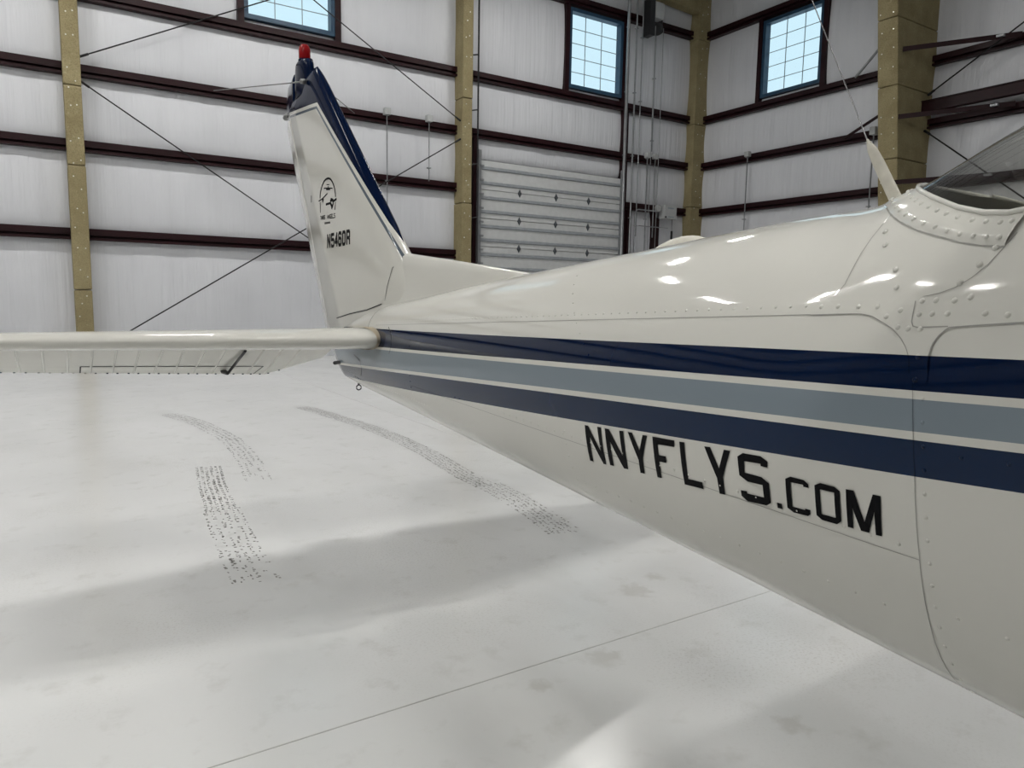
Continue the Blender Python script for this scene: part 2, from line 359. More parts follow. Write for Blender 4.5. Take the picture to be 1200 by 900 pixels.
# ------------------------------------------------------------------ windows and door
def window(n, put, a, b):
    w = setp(empty('window_%d' % n, put((a+b)/2, 0, WZ0)), kind='structure'); L = Vector(w.location)
    P = lambda u, d, z: tuple(Vector(put(u, d, z))-L)
    def bar(name, u0, u1, d0, d1, z0, z1, m):
        v = [P(u, d, z) for z in (z0, z1) for u, d in ((u0, d0), (u1, d0), (u1, d1), (u0, d1))]
        mb = MB(); mb.add(v, [(0,3,2,1),(4,5,6,7),(0,1,5,4),(1,2,6,5),(2,3,7,6),(3,0,4,7)]); return mb.build(name, m, w, fix=True)
    t = .06
    bar('frame_stile', a-.03, a+t, -.05, .145, WZ0-.03, WZ1+.03, M_BLUE); bar('frame_stile', b-t, b+.03, -.05, .145, WZ0-.03, WZ1+.03, M_BLUE)
    bar('frame_rail', a+t, b-t, -.05, .145, WZ0-.03, WZ0+t, M_BLUE); bar('frame_rail', a+t, b-t, -.05, .145, WZ1-t, WZ1+.03, M_BLUE)
    u0, u1, z0, z1 = a+t, b-t, WZ0+t, WZ1-t; du, dz = (u1-u0)/3, (z1-z0)/5
    for i in range(3):
        for j in range(5): bar('pane', u0+i*du, u0+(i+1)*du, .120, .126, z0+j*dz, z0+(j+1)*dz, M_PANE)
    for i in (1, 2): bar('muntin', u0+i*du-.007, u0+i*du+.007, .10, .119, z0, z1, M_MUNTIN)
    for j in range(1, 5): bar('muntin', u0, u1, .102, .118, z0+j*dz-.007, z0+j*dz+.007, M_MUNTIN)
    return w
window(1, putA, *WIN_A[0]); window(2, putA, *WIN_A[1]); window(3, putB, *WIN_B[0])
door = setp(empty('door_1', ((DOOR_X0+DOOR_X1)/2, YA, 0)), kind='structure'); DL = Vector(door.location)
def dbox(name, x0, x1, y0, y1, z0, z1, m, parent=door): return MB().box(x0-DL.x, x1-DL.x, y0-DL.y, y1-DL.y, z0, z1).build(name, m, parent)
SEC = .70; zj = DOOR_Z-.04; k = 0
JZ = [4.06-k*SEC for k in range(6)]
edges = [DOOR_Z] + JZ + [.02]
for a, b in zip(edges[:-1], edges[1:]):
    s = dbox('door_section', DOOR_X0, DOOR_X1, 15.90, 15.95, b+.012, a-.004, M_DOOR)
    for zr in (a-.19, b+.17):
        if b+.05 < zr < a-.05 and a-b > .4: 
            o = MB(); o.add([(DOOR_X0-DL.x, -.1, zr-.045), (DOOR_X1-DL.x, -.1, zr-.045), (DOOR_X1-DL.x, -.135, zr-.028), (DOOR_X0-DL.x, -.135, zr-.028), (DOOR_X0-DL.x, -.135, zr+.028), (DOOR_X1-DL.x, -.135, zr+.028), (DOOR_X1-DL.x, -.1, zr+.045), (DOOR_X0-DL.x, -.1, zr+.045)],
              [(0,1,2,3),(3,2,5,4),(4,5,6,7),(0,3,4,7),(1,6,5,2),(0,7,6,1)])
            o.build('stiffener_rib', M_DOORRIB, door, fix=True)
for z in JZ[:3]+JZ[3:5]:
    for x in (10.36, 11.52, 12.62):
        h = MB(); h.add([(x-.065-DL.x, -.105, z), (x-DL.x, -.105, z-.11), (x+.065-DL.x, -.105, z), (x-DL.x, -.105, z+.11), (x-.05-DL.x, -.125, z), (x-DL.x, -.125, z-.085), (x+.05-DL.x, -.125, z), (x-DL.x, -.125, z+.085)],
          [(0,1,2,3),(4,7,6,5),(0,4,5,1),(1,5,6,2),(2,6,7,3),(3,7,4,0)]); h.build('hinge', M_HINGE, door, fix=True)
for x in (DOOR_X0-.06, DOOR_X1+.02):
    dbox('track', x-.02, x+.06, 15.80, 15.90, 0, 5.0, M_GALV)
    for z in [4.62-.34*k for k in range(10)]: dbox('roller_bracket', x-.03 if x > 11 else x+.02, x+.02 if x > 11 else x+.12, 15.77, 15.83, z-.022, z+.022, M_GALV)

# ------------------------------------------------------------------ columns and beams clad in fibre board
def pins(points, parent, nrm):
    mb = MB()
    n = Vector(nrm).normalized(); a = n.orthogonal().normalized(); b = n.cross(a)
    for p in points:
        p = Vector(p); v = [p+a*.013*math.cos(k*math.pi/3)+b*.013*math.sin(k*math.pi/3) for k in range(6)]; v2 = [q+n*.012 for q in v]
        mb.add(v+v2, [tuple(range(6, 12))]+[(k, (k+1) % 6, 6+(k+1) % 6, 6+k) for k in range(6)])
    return setp(mb.build('fixing_pins', M_PIN, parent, fix=True), kind='stuff')
def column(label, x0, x1, y0, y1, z1, seams, pinface):
    e = setp(empty('insulated_column', ((x0+x1)/2, (y0+y1)/2, 0)), label, 'column', 'columns clad in gold fibre board'); L = e.location
    zs = [0]+[s for s in seams if s < z1]+[z1]
    for a, b in zip(zs[:-1], zs[1:]):
        j = rng.uniform(-.004, .004)
        o = MB().box(x0-L.x-j, x1-L.x+j, y0-L.y-j, y1-L.y, a+.006, b-.006).build('insulation_board', M_GOLD, e); bevel(o, .02)
    pts = []; z = .4
    while z < z1-.3:
        for k in range(2):
            if rng.rand() < .8:
                if pinface == 'y': pts.append((x0+(x1-x0)*(.3+.4*k)+rng.uniform(-.03, .03)-L.x, y0-.005-L.y, z+rng.uniform(-.12, .12)))
                else: pts.append((x0-.005-L.x, y0+(y1-y0)*(.3+.4*k)-L.y, z+rng.uniform(-.12, .12)))
        z += .42
    pins(pts, e, (0, -1, 0) if pinface == 'y' else (-1, 0, 0)); return e
column('slim gold clad column standing alone at the left end of the back wall', .41, .69, 15.6, 16.02, 11.6, (1.4, 3.65, 5.05, 7.5, 9.9), 'y')
column('gold clad column between the blue-tipped tail fin and the overhead door', 8.51, 8.78, 15.6, 16.02, 10.9, (1.2, 3.65, 6.1, 8.5), 'y')
column('gold clad column filling the corner where the two walls meet', 16.36, 16.90, 15.70, 16.05, 10.4, (1.8, 4.2, 6.6, 9.0), 'y')
# rigid frame column, deeper towards the top
fc = setp(empty('frame_column', (16.84, 9.27, 0)), 'massive gold clad column tapering downwards behind the whip antenna', 'column', 'columns clad in gold fibre board')
def fdep(z): return .57+.1365*z
zs = [0, 2.2, 4.55, 6.05, 7.4, 9.2, 10.4]
for a, b in zip(zs[:-1], zs[1:]):
    a2, b2 = a+.005, b-.005; v = [(.08, -.23, a2), (-fdep(a2), -.23, a2), (-fdep(a2), .22, a2), (.08, .22, a2), (.08, -.23, b2), (-fdep(b2), -.23, b2), (-fdep(b2), .22, b2), (.08, .22, b2)]
    o = MB().add(v, [(0,1,2,3),(7,6,5,4),(0,4,5,1),(1,5,6,2),(2,6,7,3),(3,7,4,0)]).build('insulation_board', M_GOLD, fc, fix=True); bevel(o, .025)
pts = []
for z in np.arange(.5, 10, .33):
    for yy in (-.14, .13):
        if rng.rand() < .75: pts.append((-fdep(z)-.004, yy+rng.uniform(-.02, .02), z+rng.uniform(-.1, .1)))
pins(pts, fc, (-1, 0, 0))
# end wall rafter
rb = setp(empty('end_rafter', (13, 15.7, 9.7)), 'gold clad rafter meeting the corner column at the top of the back wall', 'beam')
v = []
for x in (8.8, 16.34):
    zb_ = 9.70+(16.2-x)/12*.55; v += [(x-13, -.08, zb_-9.7), (x-13, .20, zb_-9.7), (x-13, .20, zb_-9.7+.7), (x-13, -.08, zb_-9.7+.7)]
MB().add(v, [(0,1,2,3),(7,6,5,4),(0,4,5,1),(1,5,6,2),(2,6,7,3),(3,7,4,0)]).build('insulation_board', M_GOLD, rb, fix=True)

# ------------------------------------------------------------------ bracing and wall services
def rod(name, a, b, r, label, cat, mat=M_BLACKROD, group=None, lugs=True):
    a, b = Vector(a), Vector(b); e = setp(empty(name, a), label, cat, group)
    MB().tube([(0, 0, 0), b-a], r, 8).build('rod', mat, e, True)
    if lugs:
        d = (b-a).normalized()
        MB().tube([(0, 0, 0), d*.16], r*1.7, 8).build('end_lug', mat, e); MB().tube([(b-a)-d*.16, b-a], r*1.7, 8).build('end_lug', mat, e)
    return e
G = 'crossed brace rods on the walls'
rod('brace_rod', (.69, 15.84, 5.62), (8.5, 15.84, 9.62), .013, 'thin brace rod rising from the slim left column across the first window', 'brace rod', group=G)
rod('brace_rod', (8.5, 15.69, 5.57), (.69, 15.69, 9.90), .013, 'thin brace rod climbing leftwards from the middle column above the tail beacon', 'brace rod', group=G)
rod('brace_rod', (.69, 15.84, 5.19), (8.5, 15.84, .34), .013, 'thin brace rod falling rightwards from the slim left column behind the fin', 'brace rod', group=G)
rod('brace_rod', (.72, 15.68, .27), (8.5, 15.68, 5.15), .013, 'thin brace rod rising from behind the tailplane to the middle column', 'brace rod', group=G)
rod('brace_rod', (16.62, 9.02, 6.0), (16.62, 3.2, 9.3), .016, 'black brace rod rising from the massive tapering column to the right', 'brace rod', group=G)
rod('brace_rod', (16.60, 9.02, 5.24), (16.60, 3.0, .4), .016, 'black brace rod dropping from the massive tapering column towards the cabin window', 'brace rod', group=G)
def flange_brace(a, b, label):
    a, b = Vector(a), Vector(b); e = setp(empty('flange_brace', a), label, 'brace', 'maroon flange braces on the tapering column')
    d = b-a; n = Vector((d.y, -d.x, 0)).normalized()*.03; z = Vector((0, 0, .05))
    MB().add([-z, -z+n*.25, d-z+n*.25, d-z, z, z+n*.25, d+z+n*.25, d+z], [(0,3,2,1),(4,5,6,7),(0,1,5,4),(1,2,6,5),(2,3,7,6),(3,0,4,7)]).build('angle_web', M_GIRT, e, fix=True)
    MB().add([z*.8, z*.8-n*2, d+z*.8-n*2, d+z*.8, z, z-n*2, d+z-n*2, d+z], [(0,3,2,1),(4,5,6,7),(0,1,5,4),(1,2,6,5),(2,3,7,6),(3,0,4,7)]).build('angle_flange', M_GIRT, e, fix=True)
    q = a.lerp(b, .84)-a; MB().box(q.x-.10, q.x-.03, q.y-.07, q.y+.07, q.z-.02, q.z+.02).build('bolt_plate', M_GALV, e)
    return e
flange_brace((15.5, 9.02, 6.76), (16.64, 7.25, 6.80), 'uppermost maroon flange brace on the massive tapering column')
flange_brace((15.52, 9.02, 5.38), (16.64, 7.25, 5.46), 'middle maroon flange brace on the massive tapering column')
flange_brace((15.52, 9.02, 4.01), (16.64, 7.25, 4.08), 'lowest maroon flange brace beside the cabin window')
st = setp(empty('strut_beam', (16.5, 9.03, 5.72)), 'thick maroon strut running rightwards from the massive tapering column', 'strut')
MB().box(-.08, .08, -7, 0, -.12, .10).build('web', M_GIRT, st); MB().box(-.11, .11, -7, 0, .10, .12).build('flange', M_GIRT, st)
rod('knee_brace', (16.62, 10.79, 6.80), (16.2, 9.50, 7.60), .030, 'short grey diagonal strut between the right window and the massive column', 'brace', M_GALV, None, False)
rod('knee_brace', (16.62, 10.95, 5.42), (16.0, 9.50, 5.72), .035, 'short dark diagonal strut just below the whip antenna wire', 'brace', M_GIRT, None, False)
def conduit(label, x, y, z0, z1, r=.016, box=None, bend=None, boxat='top'):
    e = setp(empty('conduit', (x, y, z0)), label, 'conduit', 'grey conduits running up the walls')
    path = [(0, 0, 0), (0, 0, z1-z0)]
    if bend: path.append((bend[0], bend[1], z1-z0+bend[2]))
    MB().tube(path, r, 8).build('pipe', M_GALV, e, True)
    z = .3
    while z < z1-z0: MB().box(-.04, .04, -.03, .05, z-.012, z+.012).build('pipe_strap', M_GALV, e); z += 1.7
    if box: b = MB().box(-box/2, box/2, -.07, .07, z1-z0-.01, z1-z0+box).build('junction_box', M_BOX, e); bevel(b, .008)
    return e
conduit('thin conduit with a small box just right of the tail fin', 6.65, 15.76, .3, 5.46, .013, .14)
conduit('thin conduit with a small box halfway between fin and middle column', 7.71, 15.77, 4.1, 5.46, .013, .14)
conduit('thickest vertical conduit at the right edge of the overhead door', 13.72, 15.74, 0, 9.66, .045)
conduit('vertical conduit with a bright coupling right of the middle window', 13.98, 15.70, 0, 9.66, .022)
conduit('tall conduit hanging straight under the left side of the door operator', 14.20, 15.70, 3.2, 9.6, .016)
conduit('tall conduit hanging straight under the right side of the door operator', 14.70, 15.70, 5.6, 8.8, .016)
conduit('conduit ending in the left one of two small boxes beside the corner column', 14.55, 15.70, 0, 5.42, .018, .13)
conduit('conduit ending in the right one of two small boxes beside the corner column', 14.85, 15.70, 3.2, 5.42, .018, .13)
conduit('vertical conduit topped by a small box under the right wall window', 16.62, 13.89, 0, 5.42, .016, .13)
conduit('vertical conduit half hidden beside the whip antenna blade', 16.58, 10.19, 0, 5.36, .016, .17)
lc = setp(empty('standoff_cable', (9.02, 15.76, 0)), 'black vertical cable on standoffs along the middle gold column', 'cable')
MB().tube([(0, 0, .1), (0, 0, 9.9)], .022, 8).build('cable', M_DARK, lc, True)
for z in np.arange(.8, 9.9, 1.28): MB().tube([(-.235, .0, z-.06), (0, 0, z)], .018, 6).build('standoff_arm', M_DARK, lc)
# chain hoist operator of the door
op = setp(empty('door_operator', (14.52, 15.62, 9.0)), 'dark motor operator of the overhead door high beside the middle window', 'door operator')
bevel(MB().box(-.24, -.06, -.12, .16, -.35, .62).build('mounting_bracket', M_DARK, op), .01)
bevel(MB().box(-.06, .24, -.16, .12, .12, .55).build('motor_housing', M_BOX, op), .03)
MB().lathe([(.02, -.13), (.16, -.12), (.17, -.05), (.16, .05), (.02, .06)], 20, (.10, 0, -.12), 'y').build('chain_wheel', M_DARK, op, True)
MB().tube([(.28, -.02, .0), (.28, -.02, .45)], .03, 8).build('capacitor', M_DARK, op)
ch = setp(empty('hand_chain', (14.62, 15.485, 1.0)), 'looped hand chain hanging from the door operator', 'chain')
MB().tube([(-.15, 0, 7.9), (-.15, 0, 4), (-.14, 0, .3), (-.05, 0, .02), (.05, 0, .05), (.13, 0, .3), (.15, 0, 4), (.15, 0, 7.9)], .010, 6).build('chain_loop', M_GALV, ch, True)
cb = setp(empty('control_box', (15.40, 15.66, 3.75)), 'light grey control box beside the corner column', 'control box')
MB().box(-.22, -.10, .10, .26, .05, .35).build('mounting_bracket', M_GALV, cb); bevel(MB().box(-.25, .25, -.10, .12, 0, .40).build('enclosure', M_BOX, cb), .015); bevel(MB().box(-.235, .235, -.115, -.10, .015, .385).build('cover', M_BOX, cb), .006)
MB().lathe([(.005, -.135), (.025, -.133), (.028, -.115), (.028, -.11)], 12, (-.20, 0, .05), 'y').build('knob', M_DARK, cb, True)
MB().box(-.12, .12, -.118, -.114, .29, .33).build('name_plate', M_MUNTIN, cb); MB().box(-.10, .14, -.118, -.114, .05, .08).build('name_plate', M_MUNTIN, cb)
MB().tube([(.12, -.06, .02), (.12, -.06, -.55), (.08, -.06, -.75), (-.04, -.06, -.95), (-.08, -.06, -1.2)], .012, 6).build('pendant_cable', M_DARK, cb, True); MB().box(.095, .145, -.08, -.04, -.57, -.33).build('pendant_switch', M_DARK, cb)
hz = setp(empty('horizontal_conduit', (14.2, 15.60, 3.49)), 'short horizontal conduit crossing below the control box', 'conduit')
MB().tube([(0, 0, 0), (1.15, 0, 0)], .013, 8).build('pipe', M_GALV, hz, True)
h2 = setp(empty('horizontal_conduit', (14.1, 15.66, 3.95)), 'bent conduit leading from the dark post into the control box', 'conduit')
MB().tube([(.02, 0, -2.8), (.02, 0, -.12), (.06, 0, -.03), (.14, 0, 0), (.84, 0, 0)], .018, 8).build('pipe', M_GALV, h2, True); MB().lathe([(.03, -.05), (.10, -.05), (.10, .05), (.03, .05)], 14, (.90, 0, .09), 'y').build('round_box', M_BOX, h2, True)
vt = setp(empty('wall_vent', (16.66, 13.42, 3.28)), 'small rounded grey hood on the right wall just above the fuselage', 'vent')
MB().lathe([(.16, -.06), (.15, .04), (.10, .10), (.02, .13)], 16).build('hood', M_BOX, vt, True)

# ------------------------------------------------------------------ ceiling lamps
def m_emit():
    t = NT('led_diffuser'); t.b.inputs['Base Color'].default_value = (.9, .9, .9, 1)
    t.b.inputs['Emission Color'].default_value = (1, .985, .95, 1); t.b.inputs['Emission Strength'].default_value = LAMP_STRENGTH; return t.m
M_EMIT = m_emit(); lamp0 = None
for i, (x, y) in enumerate(LAMPS):
    z = 9.3
    if lamp0 is None:
        lamp0 = empty('high_bay_lamp', (x, y, z))
        MB().box(-.65, .65, -.20, .20, 0, .08).build('housing', M_BOX, lamp0); MB().box(-.60, .60, -.08, .08, -.02, -.002).build('diffuser', M_EMIT, lamp0)
        for s in (-.5, .5): MB().tube([(s, 0, .08), (s, 0, 1.15)], .006, 6).build('hanger', M_GALV, lamp0)
        e = lamp0
    else: e = copy_tree(lamp0); e.location = (x, y, z)
    setp(e, 'white linear high bay lamp hanging from the hangar roof', 'lamp', 'high bay lamps under the roof')
# ------------------------------------------------------------------ airplane: surface of the fuselage (station in inches, width, heights in m)
def FY(fs): return .468+(fs-108)*.0254
#        fs    w    zt    zm    zb    nt   nb
STA=np.array([
 (-40, .22,1.36, 1.18,.98, 2.2,2.2),
 (-37, .36,1.43, 1.18,.86, 2.4,2.3),
 (-28, .44,1.49, 1.18,.76, 2.6,2.5),
 (0,   .50,1.56, 1.20,.70, 2.8,2.9),
 (14,  .53,1.76, 1.21,.70, 2.9,3.0),
 (30,  .54,2.02, 1.22,.70, 3.0,3.0),
 (50,  .54,2.06, 1.22,.70, 3.0,3.0),
 (70,  .52,2.01, 1.22,.72, 2.9,2.9),
 (84,  .488,1.925,1.22,.755,2.8,2.8),
 (96,  .455,1.793,1.21,.79,2.6,2.7),
 (108, .43,1.652,1.20,.808,2.4,2.6),
 (116, .4055,1.562,1.196,.817,2.3,2.6),
 (118, .3994,1.553,1.194,.819,2.3,2.6),
 (124, .381,1.545,1.191,.826,2.3,2.6),
 (140, .332,1.510,1.182,.843,2.3,2.6),
 (156, .283,1.475,1.173,.861,2.3,2.6),
 (172, .234,1.437,1.164,.879,2.3,2.6),
 (190, .179,1.388,1.153,.899,2.3,2.6),
 (212, .111,1.330,1.141,.923,2.3,2.5),
 (226, .068,1.275,1.133,.938,2.2,2.4),
 (238, .035,1.215,1.120,.955,2.2,2.2)],float)
def _tan(t,v):
    d=np.diff(v)/np.diff(t); m=np.zeros_like(v); m[0]=d[0]; m[-1]=d[-1]
    for i in range(1,len(v)-1):
        h0=t[i]-t[i-1]; h1=t[i+1]-t[i]
        a,b=d[i-1],d[i]
        if a*b<=0: m[i]=0
        else:
            w1=2*h1+h0; w2=h1+2*h0; m[i]=(w1+w2)/(w1/a+w2/b)
    return m
_T=STA[:,0]; _M=[_tan(_T,STA[:,k]) for k in range(7)]
def prof(fs):
    fs=min(max(fs,_T[0]),_T[-1]); i=min(max(int(np.searchsorted(_T,fs))-1,0),len(_T)-2)
    h=_T[i+1]-_T[i]; s=(fs-_T[i])/h; out=[]
    for k in range(1,7):
        v=STA[:,k]; m=_M[k]
        out.append((2*s**3-3*s*s+1)*v[i]+(s**3-2*s*s+s)*h*m[i]+(-2*s**3+3*s*s)*v[i+1]+(s**3-s*s)*h*m[i+1])
    return out
def halfw(y,z):
    fs=108+(y-.468)/.0254; w,zt,zm,zb,nt,nb=prof(fs)
    if z>=zm: u=(z-zm)/(zt-zm); n=nt
    else: u=(zm-z)/(zm-zb); n=nb
    return w*max(0,1-min(u,1)**n)**(1/n)

LET=[
('N',[(1.2083,1.1095),(1.1947,1.1104),(1.1515,1.0631),(1.1586,1.1144),(1.1443,1.1154),(1.1374,1.0362),(1.1479,1.0353),(1.1900,1.0864),(1.1891,1.0315),(1.2029,1.0305)]),
('N',[(1.1298,1.1160),(1.1146,1.1168),(1.0703,1.0705),(1.0774,1.1204),(1.0631,1.1219),(1.0561,1.0444),(1.0715,1.0430),(1.1124,1.0913),(1.1079,1.0396),(1.1223,1.0385)]),
('Y',[(1.0479,1.1228),(1.0333,1.1239),(1.0109,1.0925),(0.9993,1.1257),(0.9852,1.1266),(1.0013,1.0792),(1.0011,1.0486),(1.0150,1.0471),(1.0162,1.0729)]),
('F',[(0.9691,1.1283),(0.9050,1.1326),(0.9051,1.1204),(0.9531,1.1167),(0.9511,1.0966),(0.9300,1.0981),(0.9291,1.0862),(0.9500,1.0841),(0.9476,1.0526),(0.9609,1.0511)]),
('L',[(0.8913,1.1334),(0.8778,1.1343),(0.8703,1.0698),(0.8337,1.0727),(0.8317,1.0610),(0.8819,1.0569)]),
('Y',[(0.8263,1.1376),(0.8119,1.1391),(0.7904,1.1074),(0.7794,1.1413),(0.7648,1.1421),(0.7813,1.0945),(0.7787,1.0650),(0.7922,1.0634),(0.7958,1.0892)]),
('S',[(0.7486,1.1365),(0.7373,1.1442),(0.6995,1.1469),(0.6856,1.1416),(0.6853,1.1322),(0.6990,1.1316),(0.6997,1.1352),(0.7339,1.1318),(0.7322,1.1137),(0.6971,1.1149),(0.6823,1.1084),(0.6792,1.0784),(0.6882,1.0718),(0.7285,1.0676),(0.7409,1.0733),(0.7421,1.0825),(0.7287,1.0841),(0.7280,1.0807),(0.6931,1.0833),(0.6952,1.1025),(0.7264,1.1005),(0.7441,1.1068)]),
('.',[(0.6669,1.0825),(0.6575,1.0828),(0.6570,1.0745),(0.6663,1.0741)]),
('C',[(0.6507,1.1234),(0.6415,1.1289),(0.6169,1.1295),(0.6084,1.1253),(0.6083,1.1201),(0.6174,1.1195),(0.6180,1.1223),(0.6408,1.1205),(0.6379,1.0844),(0.6145,1.0856),(0.6144,1.0878),(0.6048,1.0884),(0.6050,1.0819),(0.6097,1.0779),(0.6357,1.0758),(0.6474,1.0799)]),
('O',[(0.5981,1.1269),(0.5885,1.1323),(0.5649,1.1327),(0.5561,1.1290),(0.5531,1.0870),(0.5601,1.0807),(0.5849,1.0794),(0.5945,1.0839)]),
('o',[(0.5887,1.1230),(0.5651,1.1245),(0.5622,1.0894),(0.5858,1.0882)]),
('M',[(0.5468,1.1341),(0.5348,1.1353),(0.5175,1.0967),(0.5064,1.1374),(0.4953,1.1379),(0.4922,1.0851),(0.5009,1.0843),(0.5035,1.1144),(0.5106,1.0841),(0.5227,1.0833),(0.5358,1.1111),(0.5342,1.0827),(0.5430,1.0823)]),
]

CX = 1.306
plane = setp(empty('airplane', (CX, 0, 0)), 'white high-wing airplane with navy and grey stripes parked tail towards the back wall', 'airplane')
def ZW(y): return float(np.interp(y, [-.30, -.10, 0, .10, .25, .3819, .3953, .4267, .4647, .5171, .5716, .61, .64, .67], [2.2, 1.93, 1.72, 1.56, 1.497, 1.4862, 1.484, 1.4875, 1.4983, 1.5195, 1.5414, 1.558, 1.572, 1.60]))
def sp(y, z, off=0.0, side=-1):
    h = halfw(y, z); e = .002
    hy = (halfw(y+e, z)-halfw(y-e, z))/(2*e); hz_ = (halfw(y, z+e)-halfw(y, z-e))/(2*e); hz_ = max(-6, min(6, hz_))
    n = Vector((-1, -hy, -hz_)).normalized(); p = Vector((-h, y, z)) + n*off
    if side > 0: p.x = -p.x; n.x = -n.x
    return p, n
def surf_ribbon(name, path, width, off, mat, parent, side=-1, step=.02):
    P = np.array(path, float); L = np.concatenate([[0], np.cumsum(np.hypot(*np.diff(P, axis=0).T))]); m = max(2, int(L[-1]/step)+1)
    yy = np.interp(np.linspace(0, L[-1], m), L, P[:, 0]); zz = np.interp(np.linspace(0, L[-1], m), L, P[:, 1])
    pts = [sp(a, b, off, side) for a, b in zip(yy, zz)]; v = []; f = []
    for i, (p, n) in enumerate(pts):
        t = (pts[min(i+1, m-1)][0]-pts[max(i-1, 0)][0]).normalized(); s = n.cross(t).normalized()*width/2; v += [p-s, p+s]
    for i in range(m-1): f.append((2*i, 2*i+1, 2*i+3, 2*i+2))
    return mesh(name, v, f, mat, parent)
def poly_patch(name, outer, mat, parent, project, hole=None, cuts=3):
    bm = bmesh.new()
    def loop(pts):
        vs = [bm.verts.new((0, a, b)) for a, b in pts]; return [bm.edges.new((vs[i], vs[(i+1) % len(vs)])) for i in range(len(vs))]
    es = loop(outer) + (loop(hole) if hole else [])
    bmesh.ops.triangle_fill(bm, use_beauty=True, use_dissolve=False, edges=es)
    if cuts: bmesh.ops.subdivide_edges(bm, edges=bm.edges[:], cuts=cuts, use_grid_fill=True); bmesh.ops.triangulate(bm, faces=bm.faces[:])
    for v in bm.verts: v.co = project(v.co.y, v.co.z)
    for f in bm.faces:
        f.normal_update()
        if f.normal.x > 0: f.normal_flip()
    me = bpy.data.meshes.new(name); bm.to_mesh(me); bm.free(); me.materials.append(mat); return link(name, me, parent)

# fuselage shell with the wrap-around rear window
FSS = list(np.arange(-40, 84, 4.0)) + list(np.arange(84, 120, .5)) + list(np.arange(120, 238.1, 2.0))
K1, K2 = 46, 26
def aw(fs):
    y = FY(fs); w, zt, zm, zb, nt, nb = prof(fs); base = math.radians(58)
    if -.05 <= y <= .66:
        u = (min(ZW(y), zt-.0004)-zm)/(zt-zm); return math.asin(min(1, max(0, u))**(nt/2))
    a = math.asin(.93) if y > .66 else base
    return max(base, min(math.radians(86), math.radians(86)-(y-.66)*2.0)) if y > .66 else base
def ring(fs):
    w, zt, zm, zb, nt, nb = prof(fs); y = FY(fs); a1 = aw(fs); a = np.concatenate([np.linspace(-math.pi/2, 0, 24), np.linspace(0, a1, K1-23)[1:], np.linspace(a1, math.pi/2, K2+1)[1:]]); out = []
    for t in a:
        s, c = math.sin(t), max(0, math.cos(t)); n = nt if s > 0 else nb
        out.append((w*c**(2/n), zm+((zt-zm) if s > 0 else -(zm-zb))*abs(s)**(2/n)))
    return y, out
rings = [ring(fs) for fs in FSS]; NH = len(rings[0][1])
V = []; 
for (y, o), fs_ in zip(rings, FSS):
    sh = lambda z: y + (min(0, z-1.10)*.95*(fs_-218)/20 if fs_ > 218 else 0)
    V += [(-x, sh(z), z) for x, z in o] + [(x, sh(z), z) for x, z in o[1:-1]]
NR = NH + NH-2
def vid(i, s, k): return i*NR + (k if (s < 0 or k in (0, NH-1)) else NH+k-1)
F = []; FG = []
for i in range(len(FSS)-1):
    fm = (FSS[i]+FSS[i+1])/2; ym = FY(fm)
    for s in (-1, 1):
        for k in range(NH-1):
            q = (vid(i, s, k), vid(i, s, k+1), vid(i+1, s, k+1), vid(i+1, s, k))
            if s > 0: q = q[::-1]
            q = tuple(dict.fromkeys(q))
            g = -.05 < ym < .645 and k >= K1-1
            g2 = 6 < fm < 30 and k >= 34 or (34 < fm < 80 and 32 < k < 52 and not 56 < fm < 62)
            (FG if g or g2 else F).append(q)
F.append(tuple([vid(0, -1, k) for k in range(NH)] + [vid(0, 1, k) for k in range(NH-2, 0, -1)])); e = len(FSS)-1
F.append(tuple([vid(e, 1, k) for k in range(NH-1, 0, -1)] + [vid(e, -1, k) for k in range(0, NH-1)]) if False else tuple([vid(e, 1, k) for k in range(1, NH-1)] + [vid(e, -1, k) for k in range(NH-1, -1, -1)]))
def sub_mesh(name, faces, mat, parent):
    used = sorted({i for f in faces for i in f}); mp = {j: i for i, j in enumerate(used)}
    return mesh(name, [V[j] for j in used], [[mp[j] for j in f] for f in faces], mat, parent, True)
fus = sub_mesh('fuselage', F, M_FUS, plane)
bm = bmesh.new(); bm.from_mesh(fus.data); bmesh.ops.recalc_face_normals(bm, faces=bm.faces); bm.to_mesh(fus.data); bm.free()
rear = [f for f in FG if V[f[0]][1] > -.2]; front = [f for f in FG if V[f[0]][1] <= -.2]
sub_mesh('rear_window', rear, M_PLEXI, plane); sub_mesh('cabin_window', front, M_PLEXI, plane)
# moulding along the glass edge, both sides
wy = [.02, .10, .18, .25, .31, .36, .3953, .4267, .4647, .50, .5171, .55, .5716, .60, .62, .632]
path = [sp(y, ZW(y), .004)[0] for y in wy]; yc = .645; zc = prof(108+(yc-.468)/.0254)[1]
full = path + [Vector((-.12, .641, zc+.001)), Vector((0, .645, zc+.003)), Vector((.12, .641, zc+.001))] + [Vector((-p.x, p.y, p.z)) for p in path[::-1]]
MB().tube(full, .0035, 8).build('window_moulding', M_PAINT, plane, True)
